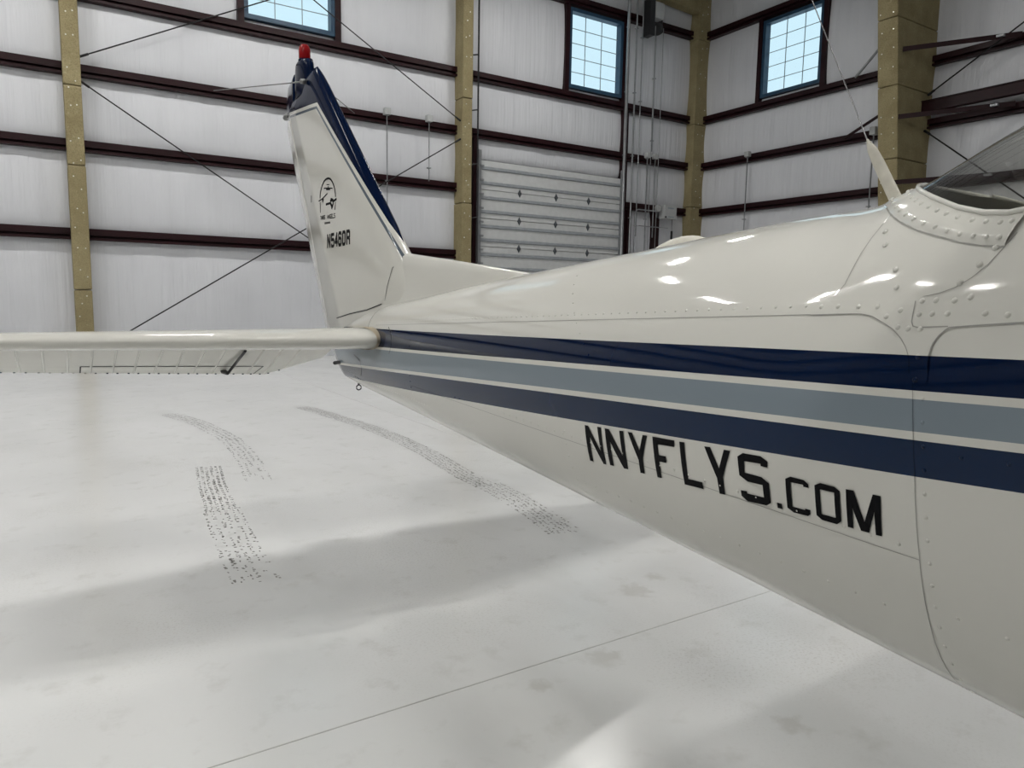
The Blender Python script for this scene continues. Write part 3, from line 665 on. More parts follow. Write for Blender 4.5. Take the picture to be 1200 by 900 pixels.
# raised fairing below the rear window, fixed with screws
cA = [(.632, ZW(.632)), (.60, ZW(.60)), (.5716, 1.5414), (.545, ZW(.545)), (.5171, 1.5195), (.49, ZW(.49)), (.4647, 1.4983), (.4267, 1.4875), (.3953, 1.484), (.375, 1.4862)]
cB = [(.685, 1.543), (.655, 1.534), (.6221, 1.523), (.59, 1.5075), (.5571, 1.4925), (.5164, 1.4763), (.479, 1.4652), (.4468, 1.4554), (.4188, 1.4495), (.3917, 1.4468)]
def fair(side):
    A = []; B = []; P = np.linspace(0, len(cA)-1, 46); v = []; f = []; m = 7
    for t in P:
        a = [np.interp(t, range(len(cA)), [c[k] for c in cA]) for k in (0, 1)]; b = [np.interp(t, range(len(cB)), [c[k] for c in cB]) for k in (0, 1)]
        for j in range(m):
            s = j/(m-1); off = .0030 if s < .98 else .0004
            s2 = min(1, s*1.0); y = a[0]+(b[0]-a[0])*s2; z = a[1]+(b[1]-a[1])*s2
            if j == m-1: z += 0
            v.append(sp(y, z, off+.0025*math.sin(math.pi*s)*.6, side)[0])
    for i in range(len(P)-1):
        for j in range(m-1):
            q = (i*m+j, (i+1)*m+j, (i+1)*m+j+1, i*m+j+1); f.append(q if side < 0 else q[::-1])
    o = mesh('window_fairing', v, f, M_PAINT, plane, True)
    return o
fairs = [fair(-1), fair(1)]
surf_ribbon('fairing_edge', cB, .003, .0008, M_SEAM, fairs[0])
# rivets: small domes
def rivets(name, pts, r, parent, mat, h=.45, off=0.0):
    mb = MB(); n6 = 8
    for (y, z) in pts:
        p, n = sp(y, z, off-.0003); a = n.orthogonal().normalized(); b = n.cross(a); v = []
        for rr, hh in ((1.0, 0), (.75, .6), (.35, .95)):
            v += [p + (a*math.cos(2*math.pi*k/n6)+b*math.sin(2*math.pi*k/n6))*r*rr + n*r*h*hh for k in range(n6)]
        f = [(i*n6+k, i*n6+(k+1) % n6, (i+1)*n6+(k+1) % n6, (i+1)*n6+k) for i in range(2) for k in range(n6)] + [tuple(range(2*n6, 3*n6))]
        mb.add(v, f)
    return setp(mb.build(name, mat, parent, True), kind='stuff')
lapU = lambda y: 1.3937-.0464*y-.0003*y*y
lapL = lambda y: 1.0756-.013*y+.0011*y*y
S108 = [(.50, 1.44), (.4812, 1.3649), (.4678, 1.2951), (.4528, 1.1749), (.4424, 1.0703), (.4371, .9847), (.4359, .9161), (.436, .85)]
R = []
R += [(y, lapU(y)+.013) for y in np.arange(.66, 2.95, .0295)]
R += [(y, lapL(y)+.012) for y in np.arange(.47, 2.0, .040)]
R += [(y, lapL(y)-.075-.02*y) for y in np.arange(.50, 1.3, .045)]
R += [(float(np.interp(z, [p[1] for p in S108[::-1]], [p[0] for p in S108[::-1]]))-.012, z) for z in np.arange(.87, 1.27, .0285)]
R += [(y, 1.232-.0612*y) for y in np.arange(.20, .43, .05)] + [(y, 1.008) for y in np.arange(.18, .42, .055)]
R += [(1.296+(z-1.335)*1.2, z) for z in np.arange(1.24, 1.46, .022)] + [(1.30, z) for z in np.arange(.90, 1.10, .03)]
R += [(2.44, z) for z in np.arange(1.0, 1.30, .022)] + [(y, .952+.012*(3.4-y)+.03) for y in np.arange(2.3, 3.4, .03)]
rivets('rivets', R, .0029, fus, M_FUS, .6)
R2 = [(.50, 1.373), (.535, 1.377), (.565, 1.376), (.60, 1.376), (.63, 1.375), (.518, 1.365), (.4985, 1.352), (.484, 1.351), (.468, 1.351), (.4735, 1.369), (.4735, 1.385), (.457, 1.370), (.456, 1.386), (.438, 1.3705), (.433, 1.386), (.415, 1.390), (.395, 1.372), (.371, 1.371),
      (.515, 1.402), (.525, 1.425), (.56, 1.46), (.575, 1.48), (.432, 1.407), (.414, 1.427), (.401, 1.446), (.4645, 1.318), (.464, 1.290)]
rivets('doubler_rivets', R2, .0041, fus, M_FUS, .6, .001)
scr = []
for t in np.linspace(.5, 8.6, 15):
    a = [np.interp(t, range(10), [c[k] for c in cA]) for k in (0, 1)]; b = [np.interp(t, range(10), [c[k] for c in cB]) for k in (0, 1)]
    for s in (.30, .78): scr.append((a[0]+(b[0]-a[0])*s, a[1]+(b[1]-a[1])*s))
rivets('fairing_screws', scr, .0036, fairs[0], M_PAINT, .6, .0045)
# lap seams
yy = np.linspace(.645, 2.95, 60)
surf_ribbon('panel_seam', [(y, lapU(y)) for y in yy], .0013, .0006, M_SEAM, fus)
surf_ribbon('panel_seam', [(y, lapL(y)) for y in np.linspace(.443, 2.45, 50)], .0012, .0006, M_SEAM, fus)
surf_ribbon('panel_seam', S108[4:], .0013, .0006, M_SEAM, fus); surf_ribbon('panel_seam', S108[2:5], .0010, .0005, M_SEAM, fus)
surf_ribbon('panel_seam', [(.588, 1.515), (.5985, 1.46), (.603, 1.40), (.63, 1.376)], .0012, .0005, M_SEAM, fus)
surf_ribbon('panel_seam', [(.3817, 1.4620), (.3975, 1.4365), (.4104, 1.4196), (.4312, 1.4032), (.4552, 1.3943), (.4763, 1.3901)], .0010, .0005, M_SEAM, fus)
surf_ribbon('tail_seam', [(2.97, 1.345), (3.03, 1.335), (3.06, 1.31), (3.07, 1.27), (3.07, 1.235)], .005, .001, M_DARKSEAM, fus)
surf_ribbon('tail_seam', [(3.07, 1.225), (3.3, 1.222), (3.55, 1.215), (3.76, 1.205)], .012, .002, M_DARKSEAM, fus)
surf_ribbon('access_ring', [(2.75, 1.255), (2.70, 1.235), (2.675, 1.20), (2.685, 1.165), (2.70, 1.15)], .004, .001, M_DARKSEAM, fus)
surf_ribbon('access_ring', [(3.30, 1.10), (3.20, 1.085), (3.17, 1.06), (3.19, 1.03), (3.22, 1.005)], .004, .001, M_DARKSEAM, fus)
# doubler strap over the joint of the skins
strap = [(.6455, 1.3629), (.60, 1.3655), (.5572, 1.3671), (.54, 1.3645), (.5213, 1.3572), (.505, 1.3495), (.4916, 1.3392), (.482, 1.328), (.4755, 1.3152), (.4725, 1.297), (.4705, 1.290), (.4663, 1.2849), (.458, 1.2835), (.4504, 1.2867), (.449, 1.292), (.4497, 1.300), (.4518, 1.3171), (.4494, 1.3336), (.443, 1.345), (.4336, 1.3545), (.40, 1.3585), (.3537, 1.3635), (.30, 1.368)]
strap_top = [(.30, 1.395), (.40, 1.392), (.46, 1.390), (.52, 1.392), (.58, 1.392), (.6455, 1.388)]
poly_patch('doubler_strap', strap+strap_top, M_FUS, fus, lambda y, z: sp(y, z, .0010)[0])
surf_ribbon('strap_edge', strap[:10], .0012, .0013, M_SEAM, fus, step=.005); surf_ribbon('strap_edge', strap[15:], .0016, .0013, M_SEAM, fus, step=.005)
surf_ribbon('strap_edge', [(.482, 1.385), (.4809, 1.3587), (.4785, 1.3545), (.4739, 1.3527), (.434, 1.3557)], .0016, .0014, M_SEAM, fus, step=.006)
# painted lettering on the side
i = 0
while i < len(LET):
    chn, pts = LET[i]; hole = None
    if i+1 < len(LET) and LET[i+1][0] == 'o': hole = LET[i+1][1]; i += 1
    poly_patch('letter', pts, M_LETTER, fus, lambda y, z: sp(y, z, .0011)[0], hole); i += 1
# tail cone fittings
MB().tube([(.0125*math.sin(a), 3.47, .917+.0125*math.cos(a)) for a in np.linspace(0, 2*math.pi, 19)], .0032, 8, cap=False).build('tie_down_ring', M_DARK, plane, True)
MB().tube([(0, 3.47, .930), (0, 3.47, .96)], .006, 8).build('tie_down_stem', M_DARK, plane)
MB().tube([(-.03, 3.62, 1.035), (-.045, 3.66, 1.03), (-.05, 3.69, 1.025)], .010, 8).build('tail_cable_stop', M_DARK, plane, True)
# blister on the fuselage crown
mb = MB(); v = []; f = []; m, n = 11, 9
for i in range(m):
    t = i/(m-1); y = 1.20+.20*t; hgt = .040*math.sin(math.pi*t)**.6*(1-.35*t); w = .045*math.sin(math.pi*t)**.5
    for k in range(n): a = math.pi*k/(n-1); v.append((.02+w*math.cos(a), y, prof(108+(y-.468)/.0254)[1]-.004+hgt*math.sin(a)))
for i in range(m-1):
    for k in range(n-1): f.append((i*n+k, i*n+k+1, (i+1)*n+k+1, (i+1)*n+k))
mb.add(v, f); mb.build('crown_blister', M_ANT, plane, True, fix=True)
# whip antenna
wa = empty('whip_antenna', (0, .732, 1.545)); wa.parent = plane
v = []; f = []; n = 14
for t, ch, th in ((0, .030, .012), (.25, .0235, .010), (.7, .0215, .009), (.86, .018, .008), (1, .003, .004)):
    cy, cz = .083*t, .152*t-.01
    for k in range(n): a = 2*math.pi*k/n; v.append((th/2*math.sin(a), cy+ch/2*math.cos(a), cz-.3*ch/2*math.cos(a)))
for i in range(4):
    for k in range(n): f.append((i*n+k, i*n+(k+1) % n, (i+1)*n+(k+1) % n, (i+1)*n+k))
mesh('antenna_blade', v, f, M_ANT, wa, True)
MB().tube([(0, .082, .139), (0, .1503, .283), (0, .2248, .44), (0, .329, .66), (0, .424, .86)], .0013, 8, .0008).build('antenna_wire', M_STEELROD, wa, True)

# ---- fin
def LEy(z): return 2.856+1.11*(z-1.563)
def HGy(z): return 3.84+.582*(z-1.27)
def finT(z): return float(np.interp(z, [1.1, 1.5, 2.45, 2.56, 2.60, 2.625], [.062, .056, .036, .030, .022, .006]))
def finh(y, z):
    u = (y-LEy(z))/(HGy(z)-LEy(z)); u = min(max(u, 0), 1); T = finT(z)
    return T*math.sqrt(max(0, 1-((.28-u)/.28)**2)) if u < .28 else T*(1-.35*((u-.28)/.72)**1.6)
zs = [1.10, 1.3, 1.5, 1.6, 1.7, 1.8, 1.95, 2.1, 2.25, 2.38, 2.48, 2.54, 2.58, 2.605, 2.618, 2.625]; us = [1, .8, .6, .45, .33, .24, .16, .10, .05, .018, 0]
v = []; f = []
for z in zs:
    l, h = LEy(z), HGy(z)
    if z > 2.5: l += (z-2.5)*.15; h = 4.43
    r = [(-1, u) for u in us] + [(1, u) for u in us[::-1][1:]]
    for s, u in r:
        y = l+(h-l)*u; T = finT(z); hh = T*math.sqrt(max(0, 1-((.28-u)/.28)**2)) if u < .28 else T*(1-.35*((u-.28)/.72)**1.6)
        v.append((s*hh, y, z))
n = 2*len(us)-1
for i in range(len(zs)-1):
    for k in range(n): f.append((i*n+k, i*n+(k+1) % n, (i+1)*n+(k+1) % n, (i+1)*n+k))
f.append(tuple(range((len(zs)-1)*n, len(zs)*n))); f.append(tuple(range(n-1, -1, -1)))
fin = MB().add(v, f).build('vertical_fin', M_FIN, plane, True, fix=True)
# dorsal fin
v = []; f = []; n = 11; YD = np.linspace(1.80, 3.02, 26)
for y in YD:
    zt = float(np.interp(y, [1.80, 1.94, 2.4, 2.856, 3.02], [1.440, 1.462, 1.515, 1.563, 1.60])); zb_ = prof(108+(y-.468)/.0254)[1]-.055; w = float(np.interp(y, [1.8, 2.2, 2.86, 3.02], [.012, .028, .048, .050]))
    for k in range(n):
        a = -1+2*k/(n-1); v.append((math.copysign(abs(a)**.8, a)*w*(1 if abs(a) < .99 else 1.35), y, zb_+(zt-zb_)*max(0, 1-abs(a)**3.0)))
for i in range(len(YD)-1):
    for k in range(n-1): f.append((i*n+k, i*n+k+1, (i+1)*n+k+1, (i+1)*n+k))
MB().add(v, f).build('dorsal_fin', M_PAINT, plane, True, fix=True)
def fin_pt(off): return lambda y, z: Vector((-(finh(y, z)+off), y, z))
def fin_line(name, pts, w, mat, parent, off=.0012):
    v = []; f = []; P = [Vector((0, a, b)) for a, b in pts]
    for i, p in enumerate(P):
        t = (P[min(i+1, len(P)-1)]-P[max(i-1, 0)]); t.normalize(); s = Vector((0, -t.z, t.y))*w/2
        for q in (p-s, p+s): v.append(fin_pt(off)(q.y, q.z))
    for i in range(len(P)-1): f.append((2*i, 2*i+1, 2*i+3, 2*i+2))
    return (v, f)
fin_seam = [(2.862, 1.566), (2.93, 1.50), (2.965, 1.42), (2.985, 1.36)]
o = fin_line('', fin_seam, .0035, None, None, .002); mesh('fin_seam', o[0], o[1], M_DARKSEAM, fin)
o = fin_line('', [(3.02, 1.345), (3.2, 1.315), (3.45, 1.29), (3.66, 1.262)], .005, None, None, .002); mesh('fin_seam', o[0], o[1], M_DARKSEAM, fin)
def dense(L, step=.02):
    P = np.array(L, float); l = np.concatenate([[0], np.cumsum(np.hypot(*np.diff(P, axis=0).T))]); m = max(2, int(l[-1]/step)+2); t = np.linspace(0, l[-1], m)
    return list(zip(np.interp(t, l, P[:, 0]), np.interp(t, l, P[:, 1])))
def emblem(name, lines):
    mb = MB()
    for pts, w in lines: mb.add(*fin_line('', dense(pts), w*1.5, None, None))
    return mb.build(name, M_LETTER, fin)
emblem('emblem_arch', [([(3.9191, 1.8989), (3.9141, 1.9276), (3.895, 1.9457), (3.8798, 1.9617), (3.8504, 1.9781), (3.8182, 1.9862), (3.7764, 1.9875), (3.7358, 1.9791), (3.7062, 1.9636), (3.6806, 1.9402), (3.6618, 1.9146), (3.6528, 1.8923), (3.652, 1.8784)], .007), ([(3.9189, 1.8786), (3.9172, 1.8513), (3.9166, 1.8226)], .006), ([(3.6546, 1.8549), (3.6571, 1.8353), (3.6666, 1.8148)], .006)])
emblem('emblem_aircraft', [([(3.7985, 1.9575), (3.7519, 1.9519)], .003), ([(3.8469, 1.9445), (3.699, 1.9274)], .004), ([(3.8064, 1.9366), (3.7413, 1.9291)], .009), ([(3.772, 1.9467), (3.7726, 1.9305)], .009)])
emblem('emblem_aircraft', [([(3.9455, 1.8876), (3.8757, 1.8932), (3.7866, 1.9113)], .005), ([(3.8757, 1.8932), (3.8599, 1.8782)], .016)])
emblem('emblem_aircraft', [([(3.8168, 1.8573), (3.7408, 1.8564)], .008), ([(3.6936, 1.8603), (3.6342, 1.867)], .008), ([(3.7334, 1.873), (3.7374, 1.856), (3.708, 1.8337), (3.6907, 1.8471), (3.6933, 1.8667), (3.7334, 1.873)], .012), ([(3.7178, 1.8389), (3.7048, 1.828)], .014)])
FONT = {'N': [[(0, 0), (0, 1)], [(0, 1), (1, 0)], [(1, 0), (1, 1)]], '5': [[(1, 1), (0, 1), (0, .56), (.85, .56), (1, .45), (1, .1), (.85, 0), (.1, 0), (0, .14)]],
 '4': [[(.8, 0), (.8, 1), (0, .28), (1.05, .28)]], '6': [[(1, .86), (.85, 1), (.15, 1), (0, .86), (0, .14), (.15, 0), (.85, 0), (1, .14), (1, .45), (.85, .56), (0, .56)]],
 '0': [[(.15, 0), (0, .14), (0, .86), (.15, 1), (.85, 1), (1, .86), (1, .14), (.85, 0), (.15, 0)]], 'R': [[(0, 0), (0, 1), (.85, 1), (1, .88), (1, .58), (.85, .47), (0, .47)], [(.6, .47), (1, .3), (1, 0)]],
 'H': [[(0, 0), (0, 1)], [(1, 0), (1, 1)], [(0, .5), (1, .5)]], 'T': [[(0, 1), (1, 1)], [(.5, 1), (.5, 0)]], 'A': [[(0, 0), (.5, 1), (1, 0)], [(.2, .35), (.8, .35)]], 'E': [[(1, 1), (0, 1), (0, 0), (1, 0)], [(0, .5), (.8, .5)]],
 'G': [[(1, .85), (.8, 1), (.2, 1), (0, .8), (0, .2), (.2, 0), (1, 0), (1, .45), (.6, .45)]], 'L': [[(0, 1), (0, 0), (1, 0)]], 'S': [[(1, .88), (.85, 1), (.15, 1), (0, .88), (0, .62), (1, .4), (1, .12), (.85, 0), (.15, 0), (0, .12)]]}
def quad_char(name, chn, quad, wid, x0=0.0, x1=1.0, pad=.10):
    TL, TR, BR, BL = [Vector((0, *q)) for q in quad]
    mp = lambda a, b: (lambda u: (BL.lerp(BR, u)).lerp(TL.lerp(TR, u), pad*.6+b*(1-1.2*pad)))(x0+(x1-x0)*(pad+a*(1-2*pad)))
    mb = MB()
    for st in FONT[chn]:
        for a, b in zip(st[:-1], st[1:]):
            p, q = mp(*a), mp(*b); d = (q-p).normalized()*wid*.35; p, q = p-d, q+d
            mb.add(*fin_line('', dense([(p.y, p.z), (q.y, q.z)], .03), wid, None, None))
    return mb.build(name, M_LETTER, fin)
for chn, quad in (('N', [(3.7998, 1.7), (3.7444, 1.6999), (3.7473, 1.6278), (3.8028, 1.6276)]), ('5', [(3.7335, 1.6999), (3.678, 1.6999), (3.6807, 1.628), (3.7364, 1.6278)]), ('4', [(3.6709, 1.6999), (3.6205, 1.6999), (3.6231, 1.6281), (3.6736, 1.628)]),
    ('6', [(3.6118, 1.6999), (3.5617, 1.6998), (3.5641, 1.6284), (3.6143, 1.6282)]), ('0', [(3.5508, 1.6998), (3.4997, 1.6998), (3.5019, 1.6286), (3.5532, 1.6284)]), ('R', [(3.4867, 1.6998), (3.4323, 1.6998), (3.4343, 1.6288), (3.4888, 1.6286)])):
    quad_char('registration_character', chn, quad, .0160, pad=.14)
W1 = [(3.9194, 1.8048), (3.8291, 1.8019), (3.83, 1.783), (3.9203, 1.7867)]; W2 = [(3.7982, 1.801), (3.6585, 1.7965), (3.6593, 1.7761), (3.7991, 1.7817)]
for w, quad in (('THREE', W1), ('ANGELS', W2)):
    for k, chn in enumerate(w): quad_char('emblem_letter', chn, quad, .0042, (k+.1)/len(w), (k+.9)/len(w), .05)
emblem('emblem_caption', [([(3.8373-.0145*k, 1.766-.0004*k), (3.8375-.0145*k, 1.7555-.0003*k)], .006) for k in range(7)])
emblem('drain_mark', [([(4.0886, 1.933), (4.0906, 1.8958)], .008)])
# ---- rudder, turned slightly away
rth = math.radians(7.5); rz = [1.175, 1.22, 1.35, 1.6, 1.9, 2.2, 2.42, 2.50, 2.56, 2.61, 2.65, 2.675, 2.685]
us = [0, .06, .2, .4, .6, .8, 1.0]; v = []; f = []
for z in rz:
    h = HGy(min(z, 2.56))+.006; te = float(np.interp(z, [1.175, 2.55, 2.61, 2.685], [4.09, 4.885, 4.89, 4.80])); T = float(np.interp(z, [1.1, 2.5, 2.65, 2.675, 2.685], [.036, .026, .024, .016, .004]))
    if z > 2.49: h = 4.445
    for s, u in [(-1, u) for u in us] + [(1, u) for u in us[::-1][1:]]:
        d = (te-h)/math.cos(rth)*u; hh = s*T*((1-u)**.9*.92+.08*(u < 1))*(1 if u > .001 else .75)
        v.append((d*math.sin(rth)+hh*math.cos(rth), h+d*math.cos(rth)-hh*math.sin(rth), z))
n = 2*len(us)-1
for i in range(len(rz)-1):
    for k in range(n): f.append((i*n+k, i*n+(k+1) % n, (i+1)*n+(k+1) % n, (i+1)*n+k))
f += [tuple(range((len(rz)-1)*n, len(rz)*n)), tuple(range(n-1, -1, -1))]
rud = MB().add(v, f).build('rudder', M_FIN, plane, True, fix=True)
mb = MB(); mb.tube([(-.012, HGy(1.25)+.0, 1.25), (-.012, HGy(1.35), 1.35)], .012, 6); mb.build('rudder_hinge_gap', M_DARKSEAM, rud)
MB().lathe([(.004, -.03), (.016, -.028), (.020, 0), (.018, .03), (.010, .045), (.003, .05)], 14, (.062, 4.90, 2.53), 'y').build('tail_light', M_STEELROD, rud, True)
# ---- beacon on the fin tip
bc = empty('beacon', (0, 4.27, 2.55)); bc.parent = plane
v = []; f = []; n = 20
for zz, a, b in ((-.03, .165, .030), (.04, .16, .034), (.09, .145, .036), (.125, .135, .037), (.150, .120, .037), (.160, .085, .034)):
    for k in range(n): t = 2*math.pi*k/n; v.append((b*math.sin(t), .03+a*math.cos(t), zz))
for i in range(5):
    for k in range(n): f.append((i*n+k, i*n+(k+1) % n, (i+1)*n+(k+1) % n, (i+1)*n+k))
f.append(tuple(range(5*n, 6*n))); MB().add(v, f).build('beacon_mount', M_NAVY, bc, True, fix=True)
MB().lathe([(.036, .156), (.036, .168), (.030, .170)], 24, (0, .02, 0)).build('beacon_ring', M_NAVY, bc, True)
MB().lathe([(.032, .166), (.033, .18), (.033, .222), (.030, .238), (.022, .249), (.008, .254)], 24, (0, .02, 0)).build('beacon_lens', M_RED, bc, True)
# ---- V dipole antenna on the fin
va = empty('dipole_antenna', (0, 4.17, 2.565)); va.parent = plane
for s in (-1, 1):
    MB().lathe([(.004, -.02), (.014, -.015), (.016, 0), (.012, .016), (.003, .02)], 12, (s*.045, 0, 0), 'x').build('antenna_insulator', M_STEELROD, va, True)
    MB().tube([(s*.04, 0, 0), (s*.43, .48, -.005)], .0042, 8, .0022).build('antenna_rod', M_STEELROD, va, True)

# ---- tailplane (both halves)
def airfoil(T, us, full=True):
    out = []
    for u in us: out.append(T*(2.2*math.sqrt(max(u, 0))*(1-.62*u)*.62))
    return out
BL = [.03, .12, .16, .22, .35, .6, .9, 1.2, 1.45, 1.60, 1.68, 1.715, 1.73]
def sLE(b): return float(np.interp(b, [.03, .13, .16, .22, 1.60, 1.68, 1.715, 1.73], [2.87, 2.85, 2.83, 2.835, 3.078, 3.11, 3.17, 3.26]))
HY = 3.36
def sT(b): return float(np.interp(b, [0, .12, .22, 1.6, 1.68, 1.73], [.046, .046, .045, .031, .024, .006]))
us = [1, .8, .6, .42, .28, .18, .10, .05, .02, .005, 0]
def stab(side):
    v = []; f = []
    for b in BL:
        le = sLE(b); T = sT(b)
        sec = [(1, u) for u in us] + [(-1, u) for u in us[::-1][1:]]
        for s, u in sec:
            q = .30; hh = T*math.sqrt(max(0, 1-((q-u)/q)**2)) if u < q else T*(1-.38*((u-q)/(1-q))**1.5)
            v.append((side*b, le+(HY-le)*u, 1.195+s*hh))
    n = 2*len(us)-1
    for i in range(len(BL)-1):
        for k in range(n): f.append((i*n+k, i*n+(k+1) % n, (i+1)*n+(k+1) % n, (i+1)*n+k))
    f += [tuple(range(n)), tuple(range(len(BL)*n-1, (len(BL)-1)*n-1, -1))]
    return MB().add(v, f).build('tailplane', M_PAINT, plane, True, fix=True)
DR = math.radians(25.5)
def eCh(b): return float(np.interp(b, [.12, .38, 1.2, 1.60, 1.73], [.27, .50, .385, .325, .20]))
def eP(b, u, hh): 
    c = eCh(b)*u; return (b, HY+.012+c*math.cos(DR)-hh*math.sin(DR), 1.185-c*math.sin(DR)-hh*math.cos(DR)) if hh > 0 else (b, HY+.012+c*math.cos(DR)-hh*math.sin(DR), 1.185-c*math.sin(DR)-hh*math.cos(DR))
def eT(u): return .030*(1-u)**.8+.003
EB = [.14, .20, .28, .38, .55, .8, 1.0, 1.2, 1.4, 1.60, 1.70, 1.725]; eu = [0, .03, .12, .3, .5, .7, .85, 1.0]
def elev(side):
    v = []; f = []
    for b in EB:
        for s, u in [(1, u) for u in eu] + [(-1, u) for u in eu[::-1]]:
            p = eP(b, u, s*eT(u)*(.6 if u == 0 else 1)); v.append((side*p[0], p[1], p[2]))
    n = 2*len(eu)
    for i in range(len(EB)-1):
        for k in range(n): f.append((i*n+k, i*n+(k+1) % n, (i+1)*n+(k+1) % n, (i+1)*n+k))
    f += [tuple(range(n)), tuple(range(len(EB)*n-1, (len(EB)-1)*n-1, -1))]
    el = MB().add(v, f).build('elevator', M_PAINT, plane, False, fix=True)
    # pressed V beads of the skin
    mb = MB(); b = .30
    while b < 1.68:
        l = []; w = .006
        for u in (.05, .35, .65, .97): l.append([eP(b-w, u, eT(u)), eP(b, u, eT(u)+.006), eP(b+w, u, eT(u))])
        vv = [(side*p[0], p[1], p[2]) for q in l for p in q]; ff = [(3*i+k, 3*i+k+1, 3*i+k+4, 3*i+k+3) for i in range(3) for k in range(2)]
        mb.add(vv, ff); b += .0865
    setp(mb.build('skin_beads', M_PAINT, el, fix=True), kind='stuff')
    return el
sR = stab(-1); sL = stab(1); eR = elev(-1); eL = elev(1)
# abrasion boot at the tailplane root
for st_, side in ((sR, -1), (sL, 1)):
    v = []; f = []
    for b in (.115, .135, .150, .160):
        le = sLE(b)-.004; T = sT(b)+.003
        for s, u in [(1, u) for u in us[3:]] + [(-1, u) for u in us[3:][::-1][1:]]:
            q = .30; hh = T*math.sqrt(max(0, 1-((q-u)/q)**2)) if u < q else T*(1-.38*((u-q)/(1-q))**1.5)
            v.append((side*b, le+(HY-le)*u, 1.195+s*hh))
    n = 2*len(us[3:])-1
    for i in range(3):
        for k in range(n-1): f.append((i*n+k, i*n+k+1, (i+1)*n+k+1, (i+1)*n+k))
    MB().add(v, f).build('abrasion_boot', M_TAN, st_, True, fix=True)
# trim tab gap and actuator on the near elevator
def egap(name, pts, w): 
    v = []; f = []
    P = [Vector(eP(b, u, eT(u)+.0015)) for b, u in pts]; P = [Vector((-p.x, p.y, p.z)) for p in P]
    for i, p in enumerate(P):
        t = (P[min(i+1, len(P)-1)]-P[max(i-1, 0)]).normalized(); nn = Vector((0, -math.sin(DR), -math.cos(DR))); s = nn.cross(t).normalized()*w/2; v += [p-s, p+s]
    for i in range(len(P)-1): f.append((2*i, 2*i+1, 2*i+3, 2*i+2))
    return mesh(name, v, f, M_DARKSEAM, eR)
egap('trim_tab_hinge_gap', [(b, .70) for b in np.linspace(.42, 1.205, 24)], .009); egap('trim_tab_end_gap', [(1.205, .70), (1.205, .98)], .006); egap('trim_tab_end_gap', [(.42, .70), (.44, .98)], .006)
A0 = Vector((-.560, 3.42, 1.12)); A1 = Vector(eP(.585, .80, .035)); A1.x = -A1.x
MB().tube([A0, A1], .0065, 8).build('trim_actuator_rod', M_DARK, eR, True); q = Vector(eP(.555, .86, eT(.86))); MB().tube([A1, (-.60, q.y, q.z)], .009, 6, .014).build('trim_horn', M_DARK, eR)
R3 = [(b+db, u) for b in np.arange(.30, 1.65, .0865) for db in (.02, .066) for u in (.985,)]
mb = MB()
for b, u in R3:
    p = Vector(eP(b, u, eT(u)+.001)); p.x = -p.x; mb.box(p.x-.004, p.x+.004, p.y-.003, p.y+.003, p.z-.003, p.z+.002)
setp(mb.build('trailing_edge_rivets', M_SEAM, eR), kind='stuff')

# ---- wings, struts, landing gear, propeller (ahead of the view)
def wing(side):
    v = []; f = []; wu = [1, .8, .6, .42, .28, .18, .10, .05, .02, .005, 0]
    for b, le, ch, zc_, T in ((.30, -1.66, 1.63, 2.10, .10), (.54, -1.66, 1.63, 2.105, .10), (2.6, -1.66, 1.63, 2.17, .10), (5.2, -1.60, 1.13, 2.26, .065), (5.42, -1.5, .95, 2.27, .05), (5.48, -1.35, .6, 2.275, .012)):
        for s, u in [(1, u) for u in wu] + [(-1, u) for u in wu[::-1][1:]]:
            q = .30; hh = T*math.sqrt(max(0, 1-((q-u)/q)**2)) if u < q else T*(1-((u-q)/(1-q))**1.25*.97)
            v.append((side*b, le+ch*u, zc_+s*hh*(1 if s > 0 else .55)))
    n = 2*len(wu)-1
    for i in range(5):
        for k in range(n): f.append((i*n+k, i*n+(k+1) % n, (i+1)*n+(k+1) % n, (i+1)*n+k))
    f += [tuple(range(n)), tuple(range(6*n-1, 5*n-1, -1))]
    w = MB().add(v, f).build('wing', M_PAINT, plane, True, fix=True)
    v = []; f = []; n = 14
    for p in ((side*.50, -.98, .86), (side*2.60, -1.02, 2.125)):
        for k in range(n): a = 2*math.pi*k/n; v.append((p[0]+.018*math.sin(a)*.6*side, p[1]+.07*math.cos(a), p[2]+.018*math.sin(a)))
    for k in range(n): f.append((k, (k+1) % n, n+(k+1) % n, n+k))
    MB().add(v, f).build('wing_strut', M_PAINT, plane, True, fix=True)
def wheel(name, c, r, wd, parent):
    t = MB().lathe([(r*.45, -wd*.35), (r*.62, -wd*.48), (r*.85, -wd*.5), (r*.97, -wd*.32), (r, 0), (r*.97, wd*.32), (r*.85, wd*.5), (r*.62, wd*.48), (r*.45, wd*.35)], 36, c, 'x').build(name, M_RUBBER, parent, True)
    MB().lathe([(.03, -wd*.42), (r*.40, -wd*.36), (r*.46, -wd*.3), (r*.46, wd*.3), (r*.40, wd*.36), (.03, wd*.42)], 24, c, 'x').build('wheel_hub', M_ALU, t, True)
for s in (-1, 1):
    wing(s)
    v = []; f = []; n = 12
    for x, z, wd in ((.30, .78, .09), (.50, .70, .085), (.80, .48, .07), (1.08, .24, .06), (1.17, .17, .055)):
        for k in range(n): a = 2*math.pi*k/n; v.append((s*x, -.78+wd/2*math.cos(a), z+.016*math.sin(a)))
    for i in range(4):
        for k in range(n): f.append((i*n+k, i*n+(k+1) % n, (i+1)*n+(k+1) % n, (i+1)*n+k))
    MB().add(v, f).build('main_gear_leg', M_PAINT, plane, True, fix=True); wheel('main_wheel', (s*1.24, -.78, .2), .2, .15, plane)
MB().tube([(0, -2.70, .95), (0, -2.78, .45)], .035, 12, .03).build('nose_gear_strut', M_ALU, plane, True); MB().box(-.09, .09, -2.81, -2.75, .40, .44).build('nose_fork', M_PAINT, plane)
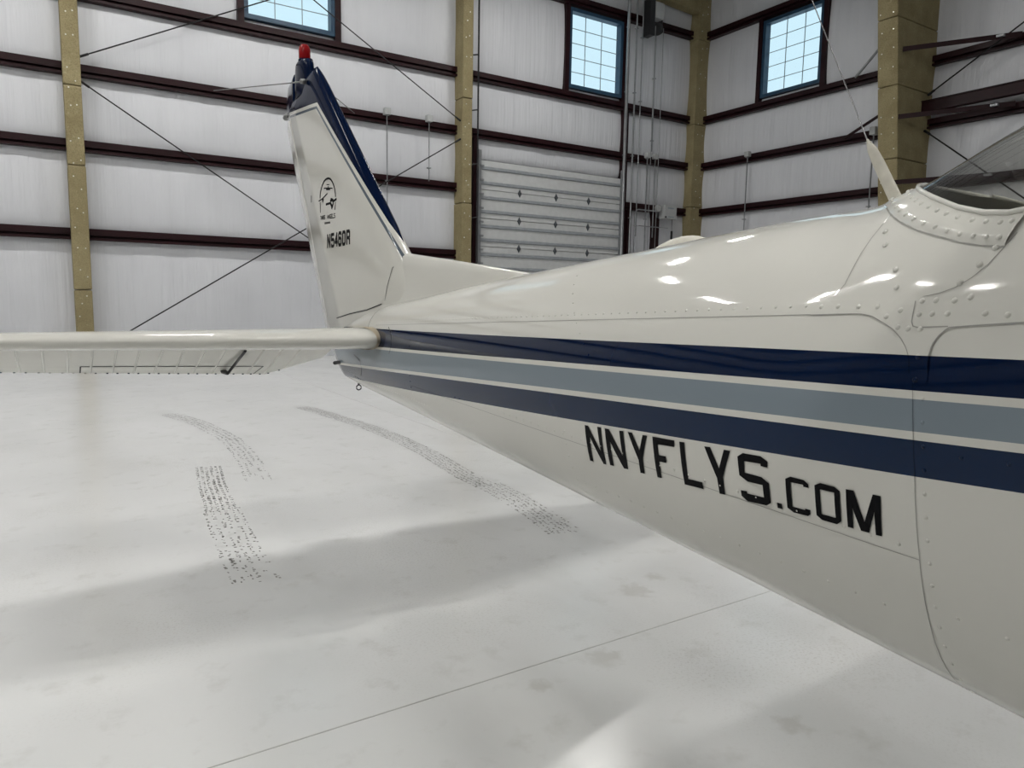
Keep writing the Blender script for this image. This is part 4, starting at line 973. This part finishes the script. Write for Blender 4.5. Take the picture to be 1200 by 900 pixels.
for s in (-.085, .085): MB().box(s-.008, s+.008, -2.82, -2.74, .16, .44).build('nose_fork_blade', M_PAINT, plane)
wheel('nose_wheel', (0, -2.78, .18), .18, .12, plane)
MB().lathe([(.19, -3.29), (.19, -3.33), (.15, -3.45), (.08, -3.55), (.01, -3.60)], 28, (0, 0, 1.18), 'y').build('spinner', M_PAINT, plane, True)
for s in (-1, 1):
    v = []; f = []; n = 10
    for r_, ch, tw in ((.10, .06, 1.0), (.35, .11, .7), (.65, .10, .45), (.92, .05, .3)):
        for k in range(n): a = 2*math.pi*k/n; u, w_ = ch/2*math.cos(a), .01*math.sin(a); v.append((u*math.cos(tw)*s, -3.36+u*math.sin(tw)+w_, 1.18+s*r_))
    for i in range(3):
        for k in range(n): f.append((i*n+k, i*n+(k+1) % n, (i+1)*n+(k+1) % n, (i+1)*n+k))
    f += [tuple(range(n)), tuple(range(4*n-1, 3*n-1, -1))]; MB().add(v, f).build('propeller_blade', M_DARK, plane, True, fix=True)
# ---- cabin interior seen through the rear window
v = []; f = []; n = 17
for y in np.linspace(-1.6, .60, 24):
    h = max(.02, halfw(y, max(1.40, float(np.interp(y, [.1, .35, .52, .60], [1.30, 1.445, 1.475, 1.50]))+.02))-.035)
    for k in range(n): a = -1+2*k/(n-1); v.append((h*a, y, float(np.interp(y, [-1.6, .1, .35, .52, .60], [1.16, 1.30, 1.445, 1.475, 1.50]))+.02*(1-a*a)))
for i in range(23):
    for k in range(n-1): f.append((i*n+k, i*n+k+1, (i+1)*n+k+1, (i+1)*n+k))
MB().add(v, f).build('rear_deck', M_INT, plane, True, fix=True)
bowl = [sp(y, ZW(y)+.02, -.02, 1)[0] for y in (.05, .15, .25, .33, .40, .46, .52, .57)]
MB().tube(bowl, .018, 8).build('window_inner_rim', M_INTDARK, plane, True)
MB().tube([(.33, .36, 1.50), (.30, .22, 1.62), (.25, .05, 1.76), (.20, -.12, 1.89)], .022, 8).build('window_divider', M_INTDARK, plane, True)
for s in (-1, 1):
    bevel(MB().box(s*.24-.20, s*.24+.20, -.75, -.62, 1.0, 1.72).build('seat_back', M_INT, plane), .05); bevel(MB().box(s*.24-.20, s*.24+.20, -1.2, -.7, .95, 1.10).build('seat_cushion', M_INT, plane), .05)
